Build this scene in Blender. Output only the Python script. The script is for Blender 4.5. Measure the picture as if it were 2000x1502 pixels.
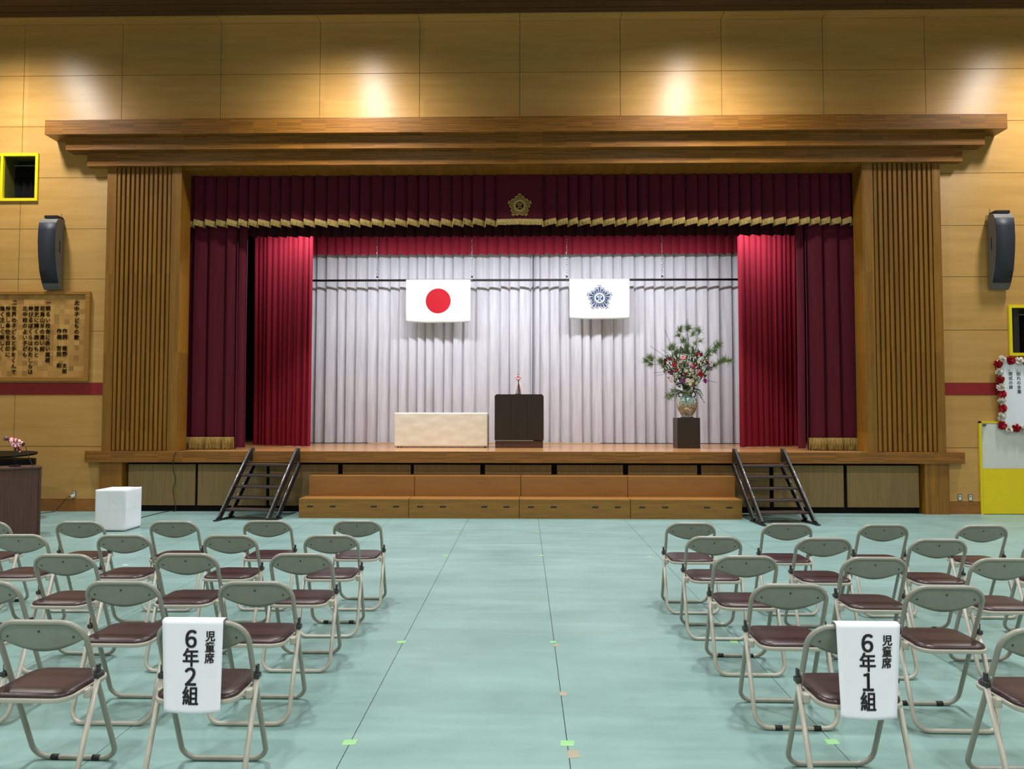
import bpy, math, random
from mathutils import Vector, Matrix
for o in list(bpy.data.objects):
    bpy.data.objects.remove(o)
SC = bpy.context.scene
COL = SC.collection
rnd = random.Random(7)
PI = math.pi

# ------------------------------------------------------------------ camera
FPX, CX, CY = 1387.0, 1000.0, 751.0
H = 1.74
YAW, PITCH, ROLL = math.radians(1.0), math.atan(55 / 1387), 0.0007
cam = bpy.data.cameras.new('camera')
cam.sensor_width = 36.0
cam.lens = FPX / 2000 * 36
cam.clip_end = 100
camo = bpy.data.objects.new('camera', cam)
COL.objects.link(camo)
ROT = Matrix.Rotation(YAW, 3, 'Z') @ Matrix.Rotation(PI / 2 + PITCH, 3, 'X') @ Matrix.Rotation(ROLL, 3, 'Z')
camo.matrix_world = Matrix.Translation((0, 0, H)) @ ROT.to_4x4()
SC.camera = camo
SC.view_settings.view_transform = 'Standard'
SC.view_settings.look = 'None'
SC.view_settings.gamma = 1
SC.view_settings.use_curve_mapping = False
SC.view_settings.exposure = -0.6

world = bpy.data.worlds.new('world')
SC.world = world
world.use_nodes = True
world.node_tree.nodes['Background'].inputs[0].default_value = (0.9, 0.95, 1, 1)
world.node_tree.nodes['Background'].inputs[1].default_value = 0.02

def ray(px, py):
    return ROT @ Vector(((px - CX) / FPX, (CY - py) / FPX, -1))
def P(px, py, Y):            # point of the photo on the vertical plane at distance Y
    d = ray(px, py)
    return Vector((0, 0, H)) + d * (Y / d.y)
def F(px, py, z=0.0):        # point of the photo on the horizontal plane at height z
    d = ray(px, py)
    return Vector((0, 0, H)) + d * ((z - H) / d.z)

def area(name, loc, sx, sy, power, rot=(0, 0, 0), color=(1, 1, 1), shape='RECTANGLE'):
    l = bpy.data.lights.new(name, 'AREA')
    l.shape = shape
    l.size = sx
    if shape in ('RECTANGLE', 'ELLIPSE'):
        l.size_y = sy
    l.energy = power
    l.color = color
    o = bpy.data.objects.new(name, l)
    o.location = loc
    o.rotation_euler = rot
    COL.objects.link(o)
    return o

def beam(o, power):
    # reflector lamp: emission falls off smoothly away from its axis
    l = o.data
    l.use_nodes = True
    t = l.node_tree
    em = t.nodes['Emission']
    ge = t.nodes.new('ShaderNodeNewGeometry')
    dp = t.nodes.new('ShaderNodeVectorMath')
    dp.operation = 'DOT_PRODUCT'
    t.links.new(ge.outputs['Normal'], dp.inputs[0])
    t.links.new(ge.outputs['Incoming'], dp.inputs[1])
    ab = t.nodes.new('ShaderNodeMath')
    ab.operation = 'ABSOLUTE'
    t.links.new(dp.outputs['Value'], ab.inputs[0])
    pw = t.nodes.new('ShaderNodeMath')
    pw.operation = 'POWER'
    pw.inputs[1].default_value = power
    t.links.new(ab.outputs[0], pw.inputs[0])
    t.links.new(pw.outputs[0], em.inputs['Strength'])

W = 12.44                    # plane of the panelled stage wall
ZC = P(150, 49, W).z                    # ceiling height at that wall
# gymnasium lamps in a 6 m grid under the ceiling
for ly in (10.98, 4.9, -1.1, -6.2):
    for lx in (-8.95, -3, 3.05, 9):
        hl = area('hall_light', (lx, ly, 8.47), 0.55, 0.55, 600, color=(1.0, 0.99, 0.96), shape='DISK')
        beam(hl, 2.0)
# stage border lights behind the black border
area('stage_light', (0, 13.62, 5.45), 10.4, 0.22, 540, rot=(math.radians(6), 0, 0), color=(0.93, 0.95, 1.0))

# ------------------------------------------------------------------ materials
def lin(c):
    out = []
    for v in c:
        v /= 255.0
        out.append(v / 12.92 if v <= 0.04045 else ((v + 0.055) / 1.055) ** 2.4)
    return (out[0], out[1], out[2], 1.0)
MATS = {}
class NT:
    def __init__(s, name):
        s.m = bpy.data.materials.new(name)
        s.m.use_nodes = True
        s.t = s.m.node_tree
        s.b = s.t.nodes['Principled BSDF']
    def n(s, typ, **kw):
        nd = s.t.nodes.new(typ)
        for k, v in kw.items():
            setattr(nd, k, v)
        return nd
    def l(s, a, b):
        s.t.links.new(a, b)
    def coords(s, scale=(1, 1, 1)):
        tc = s.n('ShaderNodeTexCoord')
        mp = s.n('ShaderNodeMapping')
        mp.inputs['Scale'].default_value = scale
        s.l(tc.outputs['Object'], mp.inputs['Vector'])
        return mp.outputs['Vector']
    def noise(s, vec, scale=1.0, detail=4, rough=0.55):
        nd = s.n('ShaderNodeTexNoise')
        nd.inputs['Scale'].default_value = scale
        nd.inputs['Detail'].default_value = detail
        nd.inputs['Roughness'].default_value = rough
        s.l(vec, nd.inputs['Vector'])
        return nd.outputs['Fac']
    def ramp(s, fac, stops):
        r = s.n('ShaderNodeValToRGB')
        e = r.color_ramp.elements
        while len(e) < len(stops):
            e.new(0.5)
        for el, (p, c) in zip(e, stops):
            el.position = p
            el.color = c
        s.l(fac, r.inputs['Fac'])
        return r.outputs['Color']
    def mix(s, fac, a, b, mode='MIX'):
        m = s.n('ShaderNodeMix', data_type='RGBA', blend_type=mode)
        for k, v in ((0, fac), (6, a), (7, b)):
            if isinstance(v, (int, float, tuple)):
                m.inputs[k].default_value = v
            else:
                s.l(v, m.inputs[k])
        return m.outputs[2]
    def snapnoise(s, size, off=(0, 0, 0)):
        tc = s.n('ShaderNodeTexCoord')
        ad = s.n('ShaderNodeVectorMath', operation='ADD')
        ad.inputs[1].default_value = off
        s.l(tc.outputs['Object'], ad.inputs[0])
        sn = s.n('ShaderNodeVectorMath', operation='SNAP')
        sn.inputs[1].default_value = size
        s.l(ad.outputs[0], sn.inputs[0])
        wn = s.n('ShaderNodeTexWhiteNoise')
        s.l(sn.outputs[0], wn.inputs['Vector'])
        return wn.outputs['Value']
    def bump(s, h, strength=0.2, dist=0.01):
        b = s.n('ShaderNodeBump')
        b.inputs['Strength'].default_value = strength
        b.inputs['Distance'].default_value = dist
        s.l(h, b.inputs['Height'])
        s.l(b.outputs[0], s.b.inputs['Normal'])

def aniso(m, amount, rot=0.0):
    b = m.node_tree.nodes['Principled BSDF']
    b.inputs['Anisotropic'].default_value = amount
    b.inputs['Anisotropic Rotation'].default_value = rot
    tg = m.node_tree.nodes.new('ShaderNodeTangent')
    tg.direction_type = 'RADIAL'
    tg.axis = 'Z'
    m.node_tree.links.new(tg.outputs[0], b.inputs['Tangent'])
def plain(name, c, rough=0.5, metal=0.0, var=0.06, scale=6.0, bump=0.0, spec=0.5, sheen=0.0):
    if name in MATS:
        return MATS[name]
    t = NT(name)
    c = lin(c)
    lo = tuple(max(0, v * (1 - var)) for v in c[:3]) + (1,)
    hi = tuple(v * (1 + var) for v in c[:3]) + (1,)
    f = t.noise(t.coords(), scale)
    t.l(t.ramp(f, [(0.3, lo), (0.7, hi)]), t.b.inputs['Base Color'])
    t.b.inputs['Roughness'].default_value = rough
    t.b.inputs['Metallic'].default_value = metal
    t.b.inputs['Specular IOR Level'].default_value = spec
    if sheen:
        t.b.inputs['Sheen Weight'].default_value = sheen
        t.b.inputs['Sheen Tint'].default_value = c
    if bump:
        t.bump(t.noise(t.coords(), scale * 3), bump)
    MATS[name] = t.m
    return t.m

def wood(name, c1, c2, grain=(1.2, 18, 26), rough=0.4, snap=None, snapvar=0.25, off=(0, 0, 0), spec=0.5, bump=0.0):
    if name in MATS:
        return MATS[name]
    t = NT(name)
    f = t.noise(t.coords(grain), 1.0, 6, 0.6)
    col = t.ramp(f, [(0.28, lin(c1)), (0.72, lin(c2))])
    if snap:
        w = t.snapnoise(snap, off)
        g = t.ramp(w, [(0, (1 - snapvar,) * 3 + (1,)), (1, (1 + snapvar * 0.4,) * 3 + (1,))])
        col = t.mix(1.0, col, g, 'MULTIPLY')
    t.l(col, t.b.inputs['Base Color'])
    t.b.inputs['Roughness'].default_value = rough
    t.b.inputs['Specular IOR Level'].default_value = spec
    if bump:
        t.bump(f, bump, 0.004)
    MATS[name] = t.m
    return t.m

def velvet(name, c, rough=0.85, sheen=0.35, spec=0.2):
    if name in MATS:
        return MATS[name]
    t = NT(name)
    c = lin(c)
    f = t.noise(t.coords((14, 14, 1.2)), 1.0, 5)
    t.l(t.ramp(f, [(0.25, tuple(v * 0.82 for v in c[:3]) + (1,)), (0.75, tuple(v * 1.12 for v in c[:3]) + (1,))]), t.b.inputs['Base Color'])
    t.b.inputs['Roughness'].default_value = rough
    t.b.inputs['Specular IOR Level'].default_value = spec
    t.b.inputs['Sheen Weight'].default_value = sheen
    t.b.inputs['Sheen Tint'].default_value = c
    MATS[name] = t.m
    return t.m

M_PANEL = wood('plywood_panel', (178, 134, 70), (194, 150, 86), (0.9, 10, 9), 0.40, snap=(1.79, 50, 0.887), snapvar=0.10, off=(8.95, 25, -0.22), bump=0.12)
aniso(M_PANEL, 0.72, 0.25)
M_BEAM = wood('laminated_beam', (118, 74, 22), (152, 100, 38), (2.2, 30, 60), 0.36, snap=(0.42, 50, 0.021), snapvar=0.30, off=(0.1, 25, 0))
M_PILLAR = wood('pillar_wood', (120, 78, 16), (146, 100, 28), (30, 30, 1.6), 0.42, snap=(0.055, 50, 1.4), snapvar=0.22, off=(0, 25, 0))
M_DARKGAP = plain('dark_gap', (20, 16, 12), 0.9)
M_BASE = wood('baseboard_wood', (124, 76, 26), (156, 100, 40), (3, 20, 14), 0.5)
M_RED = plain('red_band', (132, 14, 20), 0.5)
M_CEIL = wood('ceiling_slats', (62, 40, 22), (86, 58, 34), (1.0, 20, 20), 0.4)
M_STORE = wood('storage_door_ply', (128, 104, 66), (148, 122, 80), (22, 22, 1.4), 0.5, spec=0.3)
M_STAGE = wood('stage_boards', (162, 112, 64), (190, 138, 86), (1.0, 16, 16), 0.22, snap=(1.1, 0.09, 50), snapvar=0.18, off=(0, 0, 25))
M_RISER = wood('riser_plywood', (134, 88, 36), (154, 104, 46), (1.2, 12, 12), 0.42)
M_RISERF = wood('riser_front', (120, 84, 28), (150, 106, 38), (1.6, 30, 34), 0.45, snap=(50, 50, 0.05), snapvar=0.15, off=(25, 25, 0))
M_WALLP = plain('painted_wall', (190, 178, 150), 0.8)
M_BLACK = plain('black_paint', (18, 17, 18), 0.5)
M_STAIR = plain('dark_steel', (30, 25, 25), 0.42, 0.2, spec=0.6)
M_TREAD = plain('brown_tread', (62, 48, 44), 0.45)
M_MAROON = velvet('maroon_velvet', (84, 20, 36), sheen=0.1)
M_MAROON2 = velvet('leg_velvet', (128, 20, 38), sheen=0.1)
M_REDB = velvet('border_red', (160, 40, 60), sheen=0.1)
M_BORD = velvet('dark_border', (52, 10, 18), sheen=0.0)
M_GREY = velvet('grey_curtain', (218, 216, 224), 0.8, 0.1)
M_WHITE = plain('white_cloth', (236, 236, 238), 0.8, var=0.02)
M_CREAM = plain('cream_cloth', (232, 226, 212), 0.85, var=0.02, scale=5, bump=0.25)
M_YEL = plain('yellow_paint', (222, 200, 20), 0.45, var=0.03)
M_DOORW = plain('white_panel', (206, 208, 204), 0.55, var=0.02)
M_STEEL = plain('beige_painted_steel', (146, 147, 137), 0.34, 0.0, var=0.03, spec=0.5)
M_BACK = plain('backrest_paint', (134, 140, 128), 0.42, 0.0, var=0.05, scale=14)
M_TRAY = plain('seat_tray_paint', (172, 170, 159), 0.35, var=0.03)
M_VINYL = plain('brown_vinyl', (58, 40, 42), 0.32, var=0.10, scale=9, spec=0.55)
M_RUB = plain('black_rubber', (22, 20, 20), 0.6)
M_HINGE = plain('hinge_metal', (70, 70, 72), 0.35, 0.6)
M_CHROME = plain('chrome', (190, 190, 192), 0.2, 0.9)
M_PAPER = plain('sign_paper', (230, 235, 246), 0.7, var=0.01)
M_INK = plain('black_ink', (28, 26, 34), 0.7)
M_SPK = plain('speaker_body', (96, 92, 88), 0.5, var=0.08, scale=60)
M_GRILLE = plain('speaker_grille', (34, 38, 50), 0.6, var=0.12, scale=160)
M_DWOOD = wood('dark_podium_wood', (31, 20, 14), (42, 28, 20), (24, 24, 1.2), 0.4)
M_LWOOD = wood('dark_lectern_wood', (64, 40, 34), (84, 54, 44), (40, 40, 1.4), 0.45)
M_LACQ = plain('piano_lacquer', (8, 8, 9), 0.45, var=0.0, spec=0.1)
M_TAPE = plain('green_tape', (142, 196, 136), 0.5)
M_TAN = plain('tan_tape', (158, 150, 132), 0.6)
M_CORD = plain('black_cord', (30, 26, 24), 0.6)
M_PLATE = plain('outlet_plate', (120, 118, 112), 0.4, 0.3)
M_SOCK = plain('socket_white', (215, 214, 205), 0.5)

def floor_mat():
    t = NT('green_floor_sheet')
    f1 = t.noise(t.coords((0.5, 2.2, 1)), 1.2, 6, 0.6)
    f2 = t.noise(t.coords((0.9, 12, 1)), 1.0, 5, 0.6)
    f3 = t.noise(t.coords((0.9, 0.9, 1)), 1.1, 7, 0.68)
    c0 = t.ramp(f1, [(0.3, lin((120, 152, 147))), (0.7, lin((137, 169, 166)))])
    c1 = t.mix(1.0, c0, t.ramp(f3, [(0.3, (0.84, 0.86, 0.85, 1)), (0.62, (1.03, 1.03, 1.03, 1))]), 'MULTIPLY')
    g = t.ramp(f2, [(0.3, (0.93, 0.93, 0.93, 1)), (0.75, (1.04, 1.04, 1.04, 1))])
    t.l(t.mix(1.0, c1, g, 'MULTIPLY'), t.b.inputs['Base Color'])
    r = t.ramp(f2, [(0.2, (0.30,) * 3 + (1,)), (0.8, (0.44,) * 3 + (1,))])
    t.l(r, t.b.inputs['Roughness'])
    t.b.inputs['Specular IOR Level'].default_value = 0.45
    t.bump(f1, 0.15, 0.01)
    return t.m
M_FLOOR = floor_mat()

def fringe_mat():
    t = NT('gold_fringe')
    f = t.noise(t.coords((160, 160, 5)), 1.0, 3)
    t.l(t.ramp(f, [(0.3, lin((112, 86, 34))), (0.65, lin((200, 172, 98)))]), t.b.inputs['Base Color'])
    t.b.inputs['Roughness'].default_value = 0.55
    t.bump(f, 0.6, 0.01)
    return t.m
M_FRINGE = fringe_mat()
M_GOLD = plain('gold_embroidery', (196, 168, 92), 0.45, 0.1)

def mosaic_mat():
    t = NT('wood_block_mosaic')
    w = t.snapnoise((0.092, 5, 0.092), (0, 2.5, 0))
    col = t.ramp(w, [(0.0, lin((140, 100, 46))), (0.2, lin((164, 118, 56))), (0.6, lin((174, 128, 64))), (1.0, lin((188, 142, 78)))])
    f = t.noise(t.coords((30, 30, 4)), 1.0, 4)
    g = t.ramp(f, [(0.3, (0.9,) * 3 + (1,)), (0.7, (1.06,) * 3 + (1,))])
    t.l(t.mix(1.0, col, g, 'MULTIPLY'), t.b.inputs['Base Color'])
    t.b.inputs['Roughness'].default_value = 0.55
    return t.m
M_MOS = mosaic_mat()

def hinomaru_mat(r):
    t = NT('white_cloth_with_red_disc')
    tc = t.n('ShaderNodeTexCoord')
    sp = t.n('ShaderNodeSeparateXYZ')
    t.l(tc.outputs['Object'], sp.inputs[0])
    cb = t.n('ShaderNodeCombineXYZ')
    t.l(sp.outputs[0], cb.inputs[0])
    t.l(sp.outputs[2], cb.inputs[2])
    ln = t.n('ShaderNodeVectorMath', operation='LENGTH')
    t.l(cb.outputs[0], ln.inputs[0])
    lt = t.n('ShaderNodeMath', operation='LESS_THAN')
    lt.inputs[1].default_value = r
    t.l(ln.outputs['Value'], lt.inputs[0])
    t.l(t.mix(lt.outputs[0], lin((240, 240, 240)), lin((190, 0, 28))), t.b.inputs['Base Color'])
    t.b.inputs['Roughness'].default_value = 0.8
    return t.m

def vase_mat():
    t = NT('painted_porcelain')
    tc = t.n('ShaderNodeTexCoord')
    sp = t.n('ShaderNodeSeparateXYZ')
    t.l(tc.outputs['Object'], sp.inputs[0])
    mr = t.n('ShaderNodeMapRange')
    mr.inputs[1].default_value = 0
    mr.inputs[2].default_value = 0.5
    t.l(sp.outputs[2], mr.inputs[0])
    a = t.ramp(mr.outputs[0], [(0.0, lin((176, 168, 156))), (0.18, lin((178, 166, 146))), (0.36, lin((160, 134, 104))), (0.52, lin((172, 176, 160))), (0.68, lin((132, 164, 158))), (0.9, lin((150, 170, 160)))])
    f = t.noise(t.coords((1, 1, 1)), 19.0, 3, 0.7)
    m = t.ramp(f, [(0.44, (0, 0, 0, 1)), (0.5, (1, 1, 1, 1)), (0.56, (0, 0, 0, 1))])
    b = t.mix(m, a, lin((52, 66, 68)))
    f2 = t.noise(t.coords((1, 1, 1.4)), 8.0, 2, 0.5)
    m2 = t.ramp(f2, [(0.58, (0, 0, 0, 1)), (0.63, (1, 1, 1, 1))])
    t.l(t.mix(m2, b, lin((214, 206, 190))), t.b.inputs['Base Color'])
    t.b.inputs['Roughness'].default_value = 0.15
    return t.m
M_VASE = vase_mat()

# ------------------------------------------------------------------ mesh helpers
class G:
    def __init__(s):
        s.v, s.f = [], []
    def box(s, a, b, M=None):
        x0, y0, z0 = (min(a[i], b[i]) for i in range(3))
        x1, y1, z1 = (max(a[i], b[i]) for i in range(3))
        n = len(s.v)
        pts = [(x0, y0, z0), (x1, y0, z0), (x1, y1, z0), (x0, y1, z0), (x0, y0, z1), (x1, y0, z1), (x1, y1, z1), (x0, y1, z1)]
        for p in pts:
            s.v.append(tuple(M @ Vector(p)) if M else p)
        for q in ((0, 3, 2, 1), (4, 5, 6, 7), (0, 1, 5, 4), (1, 2, 6, 5), (2, 3, 7, 6), (3, 0, 4, 7)):
            s.f.append(tuple(n + i for i in q))
        return s
    def tube(s, pts, r, n=10, closed=False, caps=True):
        pts = [Vector(p) for p in pts]
        m = len(pts)
        rings = []
        ref = None
        for i in range(m):
            a = pts[(i - 1) % m] if (closed or i > 0) else pts[i]
            b = pts[(i + 1) % m] if (closed or i < m - 1) else pts[i]
            d = (b - a).normalized()
            if ref is None:
                ref = d.orthogonal().normalized()
            else:
                ref = (ref - d * ref.dot(d))
                ref = ref.normalized() if ref.length > 1e-6 else d.orthogonal().normalized()
            w = d.cross(ref)
            rr = r[i] if isinstance(r, (list, tuple)) else r
            k = len(s.v)
            for j in range(n):
                t = 2 * PI * j / n
                s.v.append(tuple(pts[i] + ref * (rr * math.cos(t)) + w * (rr * math.sin(t))))
            rings.append(k)
        seg = m if closed else m - 1
        for i in range(seg):
            a, b = rings[i], rings[(i + 1) % m]
            sh = 0
            if closed and i == m - 1:       # best twist match on closing
                best = 1e9
                for q in range(n):
                    dd = (Vector(s.v[a]) - Vector(s.v[b + q])).length
                    if dd < best:
                        best, sh = dd, q
            for j in range(n):
                j2 = (j + 1) % n
                s.f.append((a + j, a + j2, b + (j2 + sh) % n, b + (j + sh) % n))
        if caps and not closed:
            s.f.append(tuple(rings[0] + j for j in reversed(range(n))))
            s.f.append(tuple(rings[-1] + j for j in range(n)))
        return s
    def lathe(s, prof, n=24, c=(0, 0, 0)):
        k = len(s.v)
        for r, z in prof:
            for j in range(n):
                t = 2 * PI * j / n
                s.v.append((c[0] + r * math.cos(t), c[1] + r * math.sin(t), c[2] + z))
        for i in range(len(prof) - 1):
            for j in range(n):
                j2 = (j + 1) % n
                s.f.append((k + i * n + j, k + i * n + j2, k + (i + 1) * n + j2, k + (i + 1) * n + j))
        s.f.append(tuple(k + j for j in reversed(range(n))))
        s.f.append(tuple(k + (len(prof) - 1) * n + j for j in range(n)))
        return s
    def prism(s, poly, z0, z1, M=None):
        k = len(s.v)
        n = len(poly)
        for z in (z0, z1):
            for x, y in poly:
                p = (x, y, z)
                s.v.append(tuple(M @ Vector(p)) if M else p)
        s.f.append(tuple(k + i for i in reversed(range(n))))
        s.f.append(tuple(k + n + i for i in range(n)))
        for i in range(n):
            j = (i + 1) % n
            s.f.append((k + i, k + j, k + n + j, k + n + i))
        return s
    def grid(s, rows):
        k = len(s.v)
        nr, nc = len(rows), len(rows[0])
        for r in rows:
            s.v.extend(tuple(p) for p in r)
        for i in range(nr - 1):
            for j in range(nc - 1):
                a = k + i * nc + j
                s.f.append((a, a + 1, a + nc + 1, a + nc))
        return s
    def ball(s, c, r, n=8, m=6, sq=(1, 1, 1)):
        k = len(s.v)
        for i in range(m + 1):
            ph = PI * i / m
            for j in range(n):
                t = 2 * PI * j / n
                s.v.append((c[0] + r * sq[0] * math.sin(ph) * math.cos(t), c[1] + r * sq[1] * math.sin(ph) * math.sin(t), c[2] + r * sq[2] * math.cos(ph)))
        for i in range(m):
            for j in range(n):
                j2 = (j + 1) % n
                s.f.append((k + i * n + j, k + (i + 1) * n + j, k + (i + 1) * n + j2, k + i * n + j2))
        return s
    def mesh(s, name, mat, smooth=False):
        me = bpy.data.meshes.new(name)
        me.from_pydata(s.v, [], s.f)
        me.validate()
        me.update()
        me.materials.append(mat)
        if smooth:
            me.polygons.foreach_set('use_smooth', [True] * len(me.polygons))
        return me
    def build(s, name, mat, parent=None, smooth=False, bevel=0, solid=0, autosmooth=False):
        o = bpy.data.objects.new(name, s.mesh(name, mat, smooth))
        COL.objects.link(o)
        if parent:
            o.parent = parent
        if solid:
            md = o.modifiers.new('Solidify', 'SOLIDIFY')
            md.thickness = solid
            md.offset = 0
        if bevel:
            md = o.modifiers.new('Bevel', 'BEVEL')
            md.width = bevel
            md.segments = 2
            md.limit_method = 'ANGLE'
        return o

def fillet(pts, rad, n=6, closed=False):
    pts = [Vector(p) for p in pts]
    out = []
    m = len(pts)
    for i in range(m):
        if not closed and i in (0, m - 1):
            out.append(pts[i])
            continue
        r = rad[i] if isinstance(rad, (list, tuple)) else rad
        a, b, c = pts[(i - 1) % m], pts[i], pts[(i + 1) % m]
        u, w = (a - b), (c - b)
        ru, rw = min(r, u.length * 0.49), min(r, w.length * 0.49)
        p0, p2 = b + u.normalized() * ru, b + w.normalized() * rw
        k = 0.55
        for q in range(n + 1):
            t = q / n
            c1, c2 = p0.lerp(b, k), p2.lerp(b, k)
            out.append(p0 * (1 - t) ** 3 + c1 * 3 * t * (1 - t) ** 2 + c2 * 3 * t * t * (1 - t) + p2 * t ** 3)
    return out

def tag(o, label, cat, group=None, kind=None):
    o['label'] = label
    o['category'] = cat
    if group:
        o['group'] = group
    if kind:
        o['kind'] = kind
    return o
def thing(name, label, cat, loc=(0, 0, 0), rz=0.0, group=None):
    o = bpy.data.objects.new(name, None)
    o.empty_display_size = 0.1
    o.location = loc
    o.rotation_euler = (0, 0, rz)
    COL.objects.link(o)
    return tag(o, label, cat, group)
def struct(name, g, mat, label=None, parent=None, bevel=0, smooth=False):
    o = g.build(name, mat, parent, smooth, bevel)
    if parent is None:
        o['kind'] = 'structure'
        o['label'] = label or name.replace('_', ' ')
        o['category'] = name.split('_')[0]
    return o
def copy_tree(o, parent=None):
    c = o.copy()
    COL.objects.link(c)
    if parent:
        c.parent = parent
    for ch in list(o.children):
        copy_tree(ch, c)
    return c

def letters(name, chars, mat, parent, depth=0.001, bold=0.0):
    """chars: (character, x, z, size); lettering in the XZ plane facing -Y, merged to one mesh."""
    g = G()
    dg = None
    for ch, x, z, size in chars:
        cu = bpy.data.curves.new('glyph', 'FONT')
        cu.body = ch
        cu.size = size
        cu.align_x = 'CENTER'
        cu.extrude = depth
        cu.resolution_u = 4
        ob = bpy.data.objects.new('glyph', cu)
        COL.objects.link(ob)
        bpy.context.view_layer.update()
        dg = bpy.context.evaluated_depsgraph_get()
        ev = ob.evaluated_get(dg)
        me = ev.to_mesh()
        b = bold * size
        for ox, oz in ([(0, 0)] if not bold else [(b, b * 0.7), (-b, b * 0.7), (b, -b * 0.7), (-b, -b * 0.7)]):
            k = len(g.v)
            for v in me.vertices:
                g.v.append((x + v.co.x + ox, -v.co.z, z + v.co.y - 0.37 * size + oz))
            for p in me.polygons:
                g.f.append(tuple(k + i for i in p.vertices))
        ev.to_mesh_clear()
        bpy.data.objects.remove(ob)
        bpy.data.curves.remove(cu)
    return g.build(name, mat, parent)

# ================================================================== SETTING
seams = [-8.4, -7.15, -5.9, -4.65, -3.42, -2.18, F(683, 1452).x, F(1108, 1452).x, F(1625, 1449).x, 2.95, 4.0, 5.2, 6.4, 7.6]
g = G()
g.box((-13, -8, -0.12), (13, W + 0.2, -0.004))
struct('floor', g, M_DARKGAP, 'dark sub floor under the green floor sheets')
xs = [-13] + seams + [13]
g = G()
for a, b in zip(xs, xs[1:]):
    g.box((a + 0.0022, -8, -0.004), (b - 0.0022, W + 0.05, 0.0))
o = struct('floor_covering', g, M_FLOOR, 'pale green vinyl floor sheets laid in long strips')

# panelled wall around the stage
zrows = [P(150, v, W).z for v in (975, 872, 771, 748, 647, 545, 447, 347, 247, 148)] + [ZC]
xcols = [-12.53 + 1.79 * i for i in range(15)]
x_off = P(1015, 100, W).x - xcols[7]
xcols = [x + x_off for x in xcols]
PIL_L0, PIL_L1 = P(204, 600, W - 0.06).x, P(350, 600, W - 0.06).x
PIL_R0, PIL_R1 = P(1688, 600, W - 0.06).x, P(1842, 600, W - 0.06).x
wl = P(77, 300, W)
wlb = P(76, 393, W)
WIN1 = (-10.6, wlb.z, wl.x, wl.z)
wr = P(1968, 596, W)
wrb = P(1972, 695, W)
WIN2 = (wr.x, wrb.z, 10.6, wr.z)
def minus(rect, hole):
    x0, z0, x1, z1 = rect
    a0, c0, a1, c1 = hole
    if a0 >= x1 or a1 <= x0 or c0 >= z1 or c1 <= z0:
        return [rect]
    out = []
    if c0 > z0: out.append((x0, z0, x1, c0))
    if c1 < z1: out.append((x0, c1, x1, z1))
    lo, hi = max(z0, c0), min(z1, c1)
    if a0 > x0: out.append((x0, lo, a0, hi))
    if a1 < x1: out.append((a1, lo, x1, hi))
    return out
OPEN = (PIL_L0 + 0.1, -1, PIL_R1 - 0.1, zrows[7] + 0.2)
g = G()
for i in range(len(xcols) - 1):
    for j in range(len(zrows) - 1):
        if j == 2:
            continue
        rects = [(max(-13, xcols[i]) + 0.004, zrows[j] + 0.004, min(13, xcols[i + 1]) - 0.004, zrows[j + 1] - 0.004)]
        for h in (OPEN, WIN1, WIN2):
            rects = [q for r in rects for q in minus(r, h)]
        for r in rects:
            if r[2] - r[0] > 0.01 and r[3] - r[1] > 0.01:
                g.box((r[0], W, r[1]), (r[2], W + 0.018, r[3]))
struct('wall_front', g, M_PANEL, 'amber plywood panel wall around the stage')
g = G()
for r0 in [(-13, -0.1, 13, 9)]:
    rects = [r0]
    for h in (OPEN, WIN1, WIN2):
        rects = [q for r in rects for q in minus(r, h)]
    for r in rects:
        g.box((r[0], W + 0.018, r[1]), (r[2], W + 0.12, r[3]))
struct('wall_backing', g, M_DARKGAP, 'dark backing behind the wall panel joints')
for nm, a, b, k in (('left', -13, PIL_L0 + 0.02, 1), ('right', PIL_R1 - 0.02, 13, 2)):
    struct('baseboard_' + nm, G().box((a, W - 0.012, 0), (b, W + 0.018, zrows[0] - 0.004)), M_BASE, 'brown wooden baseboard on the %s of the stage' % nm)
    struct('trim_%d' % k, G().box((a, W - 0.006, zrows[2]), (b, W + 0.018, zrows[3])), M_RED, 'dark red band along the wall %s of the stage' % nm)
g = G()
for s in (-1, 1):
    g.box((s * 13, -8, 0), (s * 13.1, W, 9))
g.box((-13, -8.1, 0), (13, -8, 9))
struct('wall_side', g, M_WALLP, 'plain hall walls beside and behind the camera')
# ceiling
g = G()
y = W - 0.23
k = 0
while y > -8:
    w = 0.19 if k else 0.16
    g.box((-13, y - w + 0.012, ZC + 0.02 + 0.0), (13, y, ZC + 0.10))
    y -= w
    k += 1
struct('ceiling', g, M_CEIL, 'dark brown slatted ceiling')
struct('ceiling_void', G().box((-13, -8, ZC + 0.10), (13, W + 0.1, ZC + 0.2)), M_DARKGAP, 'dark void above the slats')
g = G()
for i in range(len(xcols) - 1):
    g.box((max(-13, xcols[i]) + 0.004, W - 0.23, ZC + 0.0), (min(13, xcols[i + 1]) - 0.004, W + 0.1, ZC + 0.03))
struct('ceiling_edge', g, M_PANEL, 'plywood soffit strip along the ceiling edge')

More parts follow.
